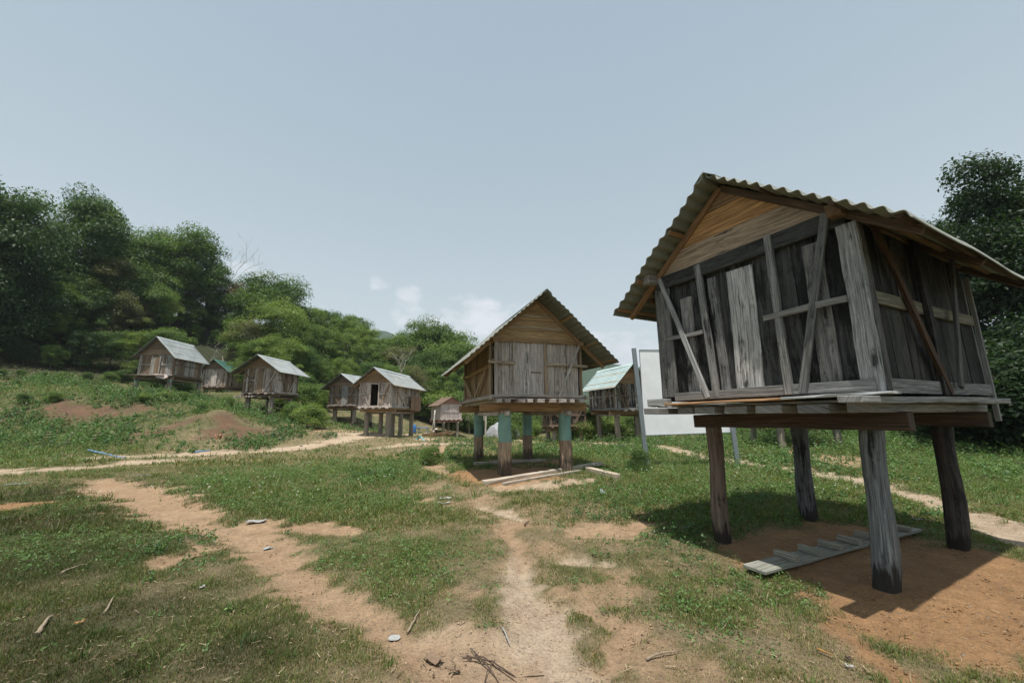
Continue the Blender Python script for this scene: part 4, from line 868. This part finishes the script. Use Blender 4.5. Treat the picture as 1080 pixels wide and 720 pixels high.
h1.item('pale_plank', 'F', .045, 1.80, .075, 3.20, .30, .020, .024, (.43,.42,.405), .47, wF, seg=9, rough=.005, label='pale bleached plank in the middle of the front'); h1.item('pale_plank', 'F', .80, 1.84, .82, 3.2, .17, .022, .024, (0.187,0.179,0.168), .5, wF, seg=8)
h1.item('pale_plank', 'F', -.64, 1.80, -.66, 3.05, .17, .018, .022, (0.234,0.222,0.211), .52, wF, seg=8); h1.item('pale_plank', 'F', -.235, 1.80, -.27, 3.2, .11, .018, .022, (0.195,0.191,0.183), .5, wF, seg=8)
h1.item('header', 'F', -1.06, 3.34, 1.12, 3.34, .17, .055, .05, (0.055,0.055,0.051), .5, wF, seg=9)
h1.item('sill', 'F', -.9, 1.775, 1.14, 1.785, .10, .065, .06, (0.172,0.172,0.164), .4, wF, seg=9); h1.item('corner_board', 'F', 1.115, 1.73, 1.115, 3.26, .155, .055, .05, (0.281,0.281,0.273), .44, wF, seg=10, rough=.005, label='wide bleached corner board')
# side walls
for pl in 'RLB':
    half = h1.D/2 if pl in 'RL' else h1.W/2; m = MB(); h1.plank_panel(m, -half, half, 1.74, 3.36, pl, -.01, [(.046,.045,.040),(.062,.057,.050),(.037,.034,.031)], .16, .26, (.45,.65), .022, 6); w = m.build('side_wall' if pl in 'RL' else 'back_wall', M['wood'], h1.e)
    h1.item('rail', pl, -half + .1, 2.585, half - .05, 2.64, .12, .03, .03, (.167,.155,.112), .3, w, seg=7); h1.item('sill', pl, -half + .08, 1.79, half - .05, 1.80, .125, .04, .04, (.205,.202,.192), .38, w, seg=8)
    h1.item('brace', pl, -half + .25, 3.32, -.05, 1.74, .085, .075, .035, (.068,.040,.025), .3, w, seg=7); h1.item('stud', pl, -.18, 1.72, -.15, 3.32, .12, .06, .05, (.050,.043,.037), .6, w, seg=6)
    h1.item('brace', pl, .78, 3.34, .12, 1.80, .07, .11, .03, (.105,.102,.096), .35, w, seg=7); h1.item('corner_board', pl, half - .02, 1.45 if pl == 'R' else 1.7, half - .02, 3.2, .05, .05, .045, (.223,.223,.211), .25, w, seg=8)
    h1.item('corner_board', pl, -half + .06, 1.74, -half + .06, 3.3, .12, .035, .04, (.105,.099,.093), .5, w, seg=6)
# gable: two broad horizontal boards under a small top one
def tri_board(z0, z1, tint, st, off, name='gable_board', label=None):
    f = lambda z: (4.247 - z) / h1.sl - .01; m = MB(); y = -h1.D/2 - off
    m.poly([(-f(z0), y, z0), (f(z0), y, z0), (max(f(z1), .01), y, z1), (-max(f(z1), .01), y, z1)], .026, (0,1,0), tint, st); m.g = [(v.x, v.z, off * 90) for v in m.v]; o = m.build(name, M['wood'], h1.e)
    if label: o['label'] = label
tri_board(3.42, 3.70, (.34,.255,.18), .38, .04); tri_board(3.706, 4.02, (.42,.235,.10), .34, .032, label='orange brown upper gable board'); tri_board(4.026, 4.24, (.27,.17,.095), .35, .037)
h1.gable('B', 3)
h1.frame((.26,.155,.08), True, .075, .05, (.10,.068,.045)); h1.roof(M['roof_olive'], M['under'], .145, .019, .008)
for sg in (-1, 1):
    m = MB(); m.board((sg * 1.09, -1.68 if sg < 0 else -1.62, 3.40), (sg * 1.09, 1.6, 3.40), .12, .12, (1,0,0), (.25,.235,.21) if sg < 0 else (.17,.11,.065), .2, 6, .005); m.build('wall_plate', M['wood'], h1.e, .006)
    m = MB(); m.board((sg * 1.36, -1.3, 3.22), (sg * 1.36, 1.5, 3.24), .10, .05, (1,0,0), (.18,.115,.06), .3, 6, .005); m.build('eave_beam', M['wood'], h1.e, .005)

# ------------------------------------------------------------------ sign panel seen from behind
def ptat(px, py, Y):
    d = ray(px, py); t = Y / d[1]; return Vector((d[0] * t, Y, CH + d[2] * t))
sg_ = empty('sign_board', (5.2, 12.0, float(T(np.array([5.2]), np.array([12.])) [0])), 0, label='large blank white sign panel on two grey iron posts beside the nearest hut', cat='sign'); off = Vector(sg_.location)
tl, bl_, br_ = ptat(674, 369, 12.06), ptat(679.5, 459, 12.06), ptat(776, 455.5, 12.06); tr = Vector((br_.x - .05, 12.06, tl.z - .05))
m = MB(); m.poly([p - off for p in (bl_, br_, tr, tl)], .02, (0, 1, 0), (.7,.7,.7), 0); m.build('panel', M['board_white'], sg_, .003)
m = MB()
for a, b in ((tl, tr), (bl_, br_), (tl, bl_), (tr, br_)): m.board(a - off + Vector((0, -.02, 0)), b - off + Vector((0, -.02, 0)), .02, .012, (0, -1, 0), (.5,.5,.5), .1)
m.build('panel_frame', M['iron'], sg_)
for pxa, pya, pxb, pyb in ((668.5, 367, 683, 498), (None, None, 779.5, 498)):
    b = ptat(pxb, pyb, 12.0); t_ = ptat(pxa, pya, 12.0) if pxa else Vector((b.x - .12, 12.0, tr.z + .05)); b = b - (t_ - b).normalized() * .25
    m = MB(); m.board(b - off, t_ - off, .13, .06, (0, -1, 0), (.4,.42,.44), .2, 6, .002); m.build('post', M['iron'], sg_, .006)

# ------------------------------------------------------------------ things on the ground
def gz(x, y): return float(T(np.array([float(x)]), np.array([float(y)]))[0])
def P3(px, py, dz=0.): x, y = at(px, py); return Vector((x, y, gz(x, y) + dz))
def plank_obj(name, cat, a, b, w, t, label, tint=(.34,.29,.23), lift=(0, 0), stain=.2, seg=7, mat='wood'):
    A, B = P3(*a, dz=t/2 + lift[0]), P3(*b, dz=t/2 + lift[1]); m = MB(); m.board(Vector((0,0,0)), B - A, w, t, (0, 0, 1), tint, stain, seg, .006); o = m.build(name, M[mat], None, .004); o.location = A; return tag(o, label, cat), A, B
# cleated plank under the nearest hut
A, B = P3(797, 606, .07), P3(962, 560, .05); A = A + (A - B).normalized() * .03
ld = empty('cleated_plank', A, 0, label='grey gangplank with nailed cross cleats lying on orange earth under the nearest hut', cat='plank ladder')
d = (B - A); L = d.length; dn = d.normalized(); m = MB(); m.board((0,0,0), d, .235, .032, (0, 0, 1), (.24,.24,.20), .25, 9, .005); m.build('plank', M['wood'], ld, .004)
side = dn.cross(Vector((0, 0, 1))).normalized()
for q in (.17, .30, .42, .54, .66, .78, .90):
    c = dn * L * q + Vector((0, 0, .048)); s2 = (side + dn * random.uniform(-.06, .06)).normalized(); m = MB(); m.board(c - s2 * .115, c + s2 * .115, .07, .06, (0, 0, 1), (.27,.26,.21), .15, 3, .003); m.build('cleat', M['wood'], ld, .004)
plank_obj('timber_plank', 'plank', (510,509), (634,492.5), .20, .07, 'long pale plank lying across the front of the middle hut, resting on a short log', (.46,.39,.31), (0, .08), .08)
plank_obj('timber_plank', 'plank', (530,510), (612,498), .12, .05, 'thin grey slat lying against the long pale plank', (.36,.31,.26), (0, .02), .25)
plank_obj('short_log', 'log', (621,497.5), (651,506), .17, .13, 'short squared log at the right end of the long pale plank', (.48,.40,.31), (0, 0), .1)
plank_obj('timber_plank', 'plank', (500,492), (575,488), .20, .07, 'grey plank lying between the teal posts under the middle hut', (.36,.32,.27), (.05, .03), .2)
plank_obj('timber_plank', 'plank', (655,476), (664,475), .14, .04, 'dark short board lying on the path behind the white sign', (.10,.09,.08), (0, 0), .6)
def scrap(px, py, w, l, mat, label, cat='litter', name='paper_scrap', h=.006, seed=0, rot=None):
    rs = np.random.default_rng(abs(hash((int(px), int(py)))) % 10000 + seed); n = 7; w *= .7; l *= .75; p = P3(px, py, .022); th = rs.random() * 6.28 if rot is None else rot
    g = np.linspace(-.5, .5, n); U, Vv = np.meshgrid(g, g); r = 1 + .25 * (rs.random(U.shape) - .5); X = U * l * r; Y = Vv * w * (1 + .3 * (rs.random(U.shape) - .5)); Z = h * (rs.random(U.shape) - .2) * 1.4 + h * np.sin(U * 7 + rs.random() * 6)
    x = X * math.cos(th) - Y * math.sin(th); y = X * math.sin(th) + Y * math.cos(th); V = np.stack([x, y, Z], -1).reshape(-1, 3); i = np.arange(n - 1); I, J = np.meshgrid(i, i); q = (J * n + I).ravel()
    me = np_mesh(name, V, np.stack([q, q + 1, q + n + 1, q + n], 1), 4, M[mat]); o = link(name, me); o.location = p; md = o.modifiers.new('thick', 'SOLIDIFY'); md.thickness = .004; return tag(o, label, cat)
scrap(470,524.5,.16,.30,'litter_white','white scrap on the grass, upper one of the pair left of the bare patch',h=.01,rot=-.2)
scrap(468,530.5,.09,.30,'litter_white','white strip of scrap, lower one of the pair left of the bare patch',h=.012,rot=0)
scrap(463,504,.09,.14,'litter_white','small white scrap near the edge of the earth left of the middle hut')
scrap(474,512.5,.06,.12,'litter_white','tiny white scrap above the pair of white scraps')
scrap(152.5,501,.10,.42,'litter_white','flat white scrap at the left edge of the meadow beside the path',rot=.1)
scrap(270,549.5,.16,.36,'litter_white','white crumpled scrap where the earth path meets the meadow',h=.012,rot=.25)
scrap(283,574,.07,.14,'litter_plastic','grey plastic scrap on the tan path')
scrap(17,510.5,.25,.5,'litter_plastic','pale scrap in the grass near the left edge, above the bare spots')
scrap(4,546,.1,.3,'litter_white','white scrap at the left edge on the orange bare earth')
scrap(213,619,.04,.08,'litter_white','small white scrap on the grass in the lower left')
scrap(727,558,.07,.16,'litter_white','white scrap in the shade left of the nearest hut',rot=.1,h=.02)
scrap(896,701,.025,.06,'litter_white','small white scrap at the lower right of the grass')
scrap(894,692,.03,.04,'twig','dark crumpled leaf beside the small white scrap at the lower right','leaf','fallen_leaf')
scrap(84,657,.03,.08,'leaf_yellow','yellow brown fallen leaf on the dark grass at the lower left','leaf','fallen_leaf')
scrap(457,692,.10,.17,'litter_card','torn piece of brown bark on the bare earth at the bottom','bark piece','bark_piece',h=.015,rot=-.4)
scrap(479,703,.04,.10,'litter_card','small piece of brown bark right of the torn one','bark piece','bark_piece',h=.01)
scrap(230,462.5,.25,.35,'brick','orange broken brick on the far side of the sand path','brick','broken_brick',h=.12)
scrap(286,464,.14,.34,'litter_white','white scrap beside the sand path below the third hut'); scrap(318,469.5,.15,.4,'litter_white','white scrap on the sand path left of the pair of huts')
scrap(336,459,.3,.5,'litter_white','larger white scrap near the end of the sand path'); scrap(345,457,.2,.4,'litter_plastic','grey scrap next to the larger white one at the end of the sand path')
scrap(444,463,.35,1.1,'cyan','turquoise plastic scrap on the ground in front of the small distant hut',h=.12)
scrap(560,513,.06,.12,'litter_white','small white scrap on the earth in front of the middle hut')
scrap(783,546,.06,.12,'litter_white','pale scrap behind the front left post of the nearest hut'); scrap(967,549,.07,.16,'litter_plastic','crumpled plastic bit behind the nearest hut, between its right posts',h=.008)
def disc(px, py, r, label):
    p = P3(px, py, .014); n = 20; V = [(0,0,.0)]; F = []
    for k, (rr, zz) in enumerate(((r*.6, .0), (r*.85, .002), (r, .004))):
        for i in range(n): a = i / n * 6.283; V.append((rr * math.cos(a), rr * math.sin(a) * .94, zz + .002 * math.sin(3 * a)))
    for i in range(n): F.append((0, 1 + i, 1 + (i + 1) % n)); F += [(1 + i + n * k, 1 + n * (k + 1) + i, 1 + n * (k + 1) + (i + 1) % n, 1 + n * k + (i + 1) % n) for k in range(2)]
    me = bpy.data.meshes.new('paper_plate'); me.from_pydata(V, [], F); me.materials.append(M['litter_white']); o = link('paper_plate', me); o.location = p; o.modifiers.new('t', 'SOLIDIFY').thickness = .0015
    tag(o, label, 'plate')
disc(416, 668, .045, 'small round pale lid on the tan path beside a stick')
scrap(636,522,.16,.13,'litter_plastic','crumpled pale plastic bag in the grass near the short log','plastic bag','plastic_bag',h=.06)
def stick(pts, r, mat, label, name='dry_stick', cat='stick', lift=.02, parent=None):
    P = [P3(*p, dz=lift + .01 * math.sin(i * 2)) for i, p in enumerate(pts)]; m = MB(); o0 = P[0]; n = 6; Q = []
    for i in range(len(P) - 1):
        for k in range(n): Q.append(P[i].lerp(P[i + 1], k / n) - o0 + Vector((random.uniform(-r, r), random.uniform(-r, r), random.uniform(0, r))) * .6)
    Q.append(P[-1] - o0); m.tube(Q, [r * (1 - .55 * i / (len(Q) - 1)) for i in range(len(Q))], 6, (.3,.25,.2), .2, .1); o = m.build(name, M[mat], parent, 0, True); o.location = o0; return tag(o, label, cat) if not parent else o
stick([(430,664),(443,648)], .009, 'stick', 'short forked stick beside the round pale lid')
stick([(530,664),(538,678)], .007, 'litter_white', 'pale stick on the bare earth in the middle of the foreground')
stick([(681,695),(697,690),(716,685)], .009, 'stick', 'long pale stick on the dry grass at the lower right')
stick([(110,647),(119,632)], .010, 'stick', 'straw coloured stalk on the dark grass at the lower left')
stick([(38,671),(46,661),(54,651)], .018, 'stick', 'broad grey stick on the dark grass near the left edge')
stick([(62,609),(78,603),(92,597)], .012, 'stick', 'grey stick in the dark grass left of the yellow leaf')
stick([(553,557),(558,553)], .012, 'twig', 'short dark stick on the bare patch in front of the middle hut')
stick([(862,683),(878,690)], .008, 'leaf_yellow', 'yellow stalk in the grass left of the small white scrap at the lower right')
for n_, pts in enumerate(([(492,688),(520,695),(545,707),(574,704)],[(500,684),(515,700),(531,718)],[(488,690),(510,690),(530,702),(545,712)],[(510,719),(514,705),(522,690)],[(496,680),(506,690),(512,697)])):
    if n_ == 0: tw = empty('dead_branch', P3(500, 690), 0, label='dark dry twiggy branch lying on the earth at the bottom centre', cat='branch')
    o = stick(pts, .006 - .0006 * n_, 'twig', None, 'twig', None, .015, tw); o.location = Vector(o.location) - Vector(tw.location)
tag(stick([(92,477),(103,479.5),(118,481),(133,484)], .045, 'blue_hose', '', 'plastic_hose', 'hose'), 'faded blue plastic tube lying along the left sand path'); tag(stick([(205,476.5),(222,475)], .04, 'blue_hose', '', 'plastic_hose', 'hose'), 'short length of blue tube further right along the sand path')
# tarpaulin heap behind the middle hut
def heap(name, px, py, sx, sy, h, mat, label, cat):
    p = P3(px, py); n = 30; g = np.linspace(-1, 1, n); U, V_ = np.meshgrid(g, g); r = np.sqrt(U ** 2 + V_ ** 2); Z = h * np.clip(1 - r ** 2.6, -.12, 1) * (.75 + .6 * fbm(U * 1.7 + 4, V_ * 1.7, 3, 44)) + .55 * (fbm(U * 3.5, V_ * 3.5, 4, 45) - .5)
    V = np.stack([U * sx, V_ * sy, Z], -1).reshape(-1, 3); i = np.arange(n - 1); I, J = np.meshgrid(i, i); q = (J * n + I).ravel(); F = np.stack([q, q + 1, q + n + 1, q + n], 1)
    rr = (r.ravel()[F]).max(1); F = F[rr < 1.03]; me = np_mesh(name, V, F, 4, M[mat]); o = link(name, me); o.location = p; o.modifiers.new('t', 'SOLIDIFY').thickness = .02; return tag(o, label, cat)
heap('tarpaulin_heap', 530, 462, 1.75, 1.2, 1.35, 'tarp', 'heap covered by a dirty grey tarpaulin behind the middle hut', 'tarpaulin')
x, y = at(512, 463); m = MB(); m.board((0,0,-.2),(0.02,0,1.9),.13,.13,(0,-1,0),(.48,.43,.36),.1,5,.006); o = m.build('timber_post', M['wood'], None, .005); o.location = (x, y, gz(x, y)); tag(o, 'pale bare timber post beside the tarpaulin heap', 'post')
# things by the far huts
def drum(px, py, s, mat, label):
    p = P3(px, py); m = MB(); m.tube([(0,0,z) for z in (0,.03,.1,.5,.86,.9)], [.26,.30,.31,.32,.30,.27], 14, (.3,.3,.3), 0, .0); o = m.build('plastic_drum', M[mat], None, 0, True); o.location = p; o.scale = (s, s, s); tag(o, label, 'drum')
drum(436, 456, .85, 'blue', 'blue plastic drum between the pair of huts and the small distant hut')
p = P3(446, 457.5); tb = empty('plastic_table', p, 0, label='low blue plastic table right of the blue drum', cat='table'); m = MB(); m.board((-.55,0,.62),(.55,0,.60),.6,.05,(0,0,1),(.3,.3,.3),0); m.build('table_top', M['blue'], tb, .01)
for x, y in ((-.45,-.22),(.45,-.22),(-.45,.22),(.45,.22)): m = MB(); m.board((x,y,0),(x*.95,y*.95,.6),.06,.06,(0,-1,0),(.3,.3,.3),0); m.build('leg', M['litter_plastic'], tb)
p = P3(457, 460.5); m = MB()
for i in range(9): m.board((-1.3 + .1 * i, random.uniform(-.3,.3), .08 + .07 * (i % 4)), (1.0 + .12 * i, random.uniform(-.3,.3), .15 + .1 * (i % 5)), .16, .07, (0,0,1), (.25,.15,.09), .3, 3, .01)
wp = empty('timber_pile', p, 0, label='pile of brown boards in front of the small distant hut', cat='timber pile'); m.build('boards', M['wood'], wp)
o = scrap(458, 456.5, .5, .9, 'cloth_white', 'pale cloth lying on top of the timber pile', 'cloth', 'pale_cloth', h=.12); o.location.z = p.z + .62; o.location.x = p.x + .1; o.location.y = p.y
for k, (px, lean) in enumerate(((455, .25), (458.5, -.2))):
    p = P3(px, 458.5); m = MB(); m.tube([(0,0,-.1),(lean*.5,.2,1.2),(lean,.5,2.5)], [.05,.045,.04], 6, (.45,.42,.36), .1, .05); o = m.build('leaning_pole', M['wood'], None, 0, True); o.location = p
    tag(o, 'grey pole leaning on the left wall of the small distant hut, ' + ('left one' if k == 0 else 'right one'), 'pole')

DENOISE = True
# ------------------------------------------------------------------ light, sky, air
EL, SUNZ = 74.5, 14.
sun_d = bpy.data.lights.new('sun', 'SUN'); sun = bpy.data.objects.new('sun', sun_d); COL.objects.link(sun); sun_d.energy = 4.4; sun_d.angle = R(.6); sun_d.color = (1, .955, .89)
sun.rotation_euler = (R(90 - EL), 0, R(-SUNZ)); sun.location = (0, -10, 40)
w = bpy.data.worlds.new('World'); scene.world = w; w.use_nodes = True; nt = w.node_tree; bg = nt.nodes['Background']
sky = nt.nodes.new('ShaderNodeTexSky'); sky.sky_type = 'NISHITA'; sky.sun_disc = False; sky.sun_elevation = R(EL); sky.sun_rotation = R(180 + SUNZ); sky.altitude = 100; sky.air_density = 1.2; sky.dust_density = 1.5; sky.ozone_density = 2.0
def wn(t, **k):
    n = nt.nodes.new(t)
    for a, v in k.items(): setattr(n, a, v)
    return n
def wmath(op, a, b=0., clamp=False):
    n = wn('ShaderNodeMath', operation=op, use_clamp=clamp)
    for s_, v in ((n.inputs[0], a), (n.inputs[1], b)):
        if isinstance(v, bpy.types.NodeSocket): nt.links.new(v, s_)
        else: s_.default_value = v
    return n.outputs[0]
tc = wn('ShaderNodeTexCoord'); dirv = tc.outputs['Generated']
def cloud(px, py, wdeg, hdeg, gain):
    """a soft cumulus low over the trees: lobe round a direction, broken up by noise"""
    d = Vector(ray(px, py)).normalized(); right = d.cross(Vector((0, 0, 1))).normalized(); up = right.cross(d)
    def dot(v, s_):
        n = wn('ShaderNodeVectorMath', operation='DOT_PRODUCT'); nt.links.new(dirv, n.inputs[0]); n.inputs[1].default_value = v * s_; return n.outputs['Value']
    a = dot(right, 1 / math.radians(wdeg)); b = dot(up, 1 / math.radians(hdeg)); f = dot(d, 1.)
    r2 = wmath('ADD', wmath('MULTIPLY', a, a), wmath('MULTIPLY', b, b))
    lob = wmath('MULTIPLY', wmath('SUBTRACT', 1., r2, True), wmath('GREATER_THAN', f, 0.))
    return wmath('MULTIPLY', lob, gain)
ns = wn('ShaderNodeTexNoise'); mp = wn('ShaderNodeVectorMath', operation='MULTIPLY'); nt.links.new(dirv, mp.inputs[0]); mp.inputs[1].default_value = (1, 1, 1.7); nt.links.new(mp.outputs[0], ns.inputs['Vector']); ns.inputs['Scale'].default_value = 14; ns.inputs['Detail'].default_value = 8; ns.inputs['Roughness'].default_value = .55
tot = None
for c in ((432,325,3.0,3.6,1.),(500,340,9,4.8,1.3),(555,350,8,4.5,1.15),(470,345,5,3.5,.8),(640,372,7,3.6,1.2),(400,297,1.6,2.,.55),(262,285,4,3.5,.5),(690,375,6,4,.9),(330,320,5,3,.4)):
    v = cloud(*c); tot = v if tot is None else wmath('MAXIMUM', tot, v)
msk = wmath('MULTIPLY', wmath('SUBTRACT', wmath('ADD', wmath('MULTIPLY', tot, .34), wmath('MULTIPLY', ns.outputs[0], 1.5)), .84), 2.6, True)
msk = wmath('MULTIPLY', msk, wmath('MULTIPLY', tot, 3., True)); msk = wmath('MULTIPLY', msk, .75)
# thin overall haze veil: pale, a little denser towards the horizon
SKYMIX = wn('ShaderNodeMix', data_type='RGBA'); nt.links.new(msk, SKYMIX.inputs[0]); nt.links.new(sky.outputs[0], SKYMIX.inputs[6]); SKYMIX.inputs[7].default_value = (6.7, 6.8, 7.2, 1)
VEIL = wn('ShaderNodeMix', data_type='RGBA'); se = wn('ShaderNodeSeparateXYZ'); nt.links.new(dirv, se.inputs[0]); nt.links.new(wmath('SUBTRACT', .96, wmath('MULTIPLY', wmath('MAXIMUM', se.outputs[2], 0.), .40)), VEIL.inputs[0]); nt.links.new(sky.outputs[0], VEIL.inputs[6]); HV = wn('ShaderNodeMix', data_type='RGBA'); nt.links.new(wmath('POWER', wmath('SUBTRACT', 1., wmath('MAXIMUM', se.outputs[2], 0.), True), 3.), HV.inputs[0]); HV.inputs[6].default_value = (3.6, 4.4, 4.75, 1); HV.inputs[7].default_value = (6.1, 6.5, 6.6, 1); nt.links.new(HV.outputs[2], VEIL.inputs[7]); nt.links.new(VEIL.outputs[2], SKYMIX.inputs[6])
nt.links.new(SKYMIX.outputs[2], bg.inputs[0]); bg.inputs[1].default_value = .1
HAZE = 0.0003
if HAZE:
    me = bpy.data.meshes.new('haze'); x0, x1, y0, y1, z0, z1 = -2000, 2000, -300, 2150, -40, 210
    me.from_pydata([(x, y, z) for x in (x0, x1) for y in (y0, y1) for z in (z0, z1)], [], [(0,1,3,2),(4,6,7,5),(0,4,5,1),(2,3,7,6),(0,2,6,4),(1,5,7,3)])
    mm = bpy.data.materials.new('haze_air'); mm.use_nodes = True; n = mm.node_tree; n.nodes.remove(n.nodes['Principled BSDF']); v = n.nodes.new('ShaderNodeVolumePrincipled'); v.inputs['Density'].default_value = HAZE; v.inputs['Color'].default_value = (.80, .88, .95, 1); v.inputs['Anisotropy'].default_value = .2
    n.links.new(v.outputs[0], n.nodes['Material Output'].inputs['Volume']); me.materials.append(mm); tag(link('haze', me), 'thin pale haze in the air over the valley', 'haze', kind='stuff')
scene.view_settings.view_transform = 'Standard'; scene.view_settings.look = 'None'; scene.view_settings.gamma = 1; scene.view_settings.exposure = .42
scene.cycles.use_adaptive_sampling = True; scene.cycles.use_denoising = DENOISE; scene.cycles.denoiser = 'OPENIMAGEDENOISE'; scene.cycles.denoising_prefilter = 'ACCURATE'; scene.cycles.max_bounces = 6; scene.cycles.transparent_max_bounces = 4; scene.cycles.volume_bounces = 0
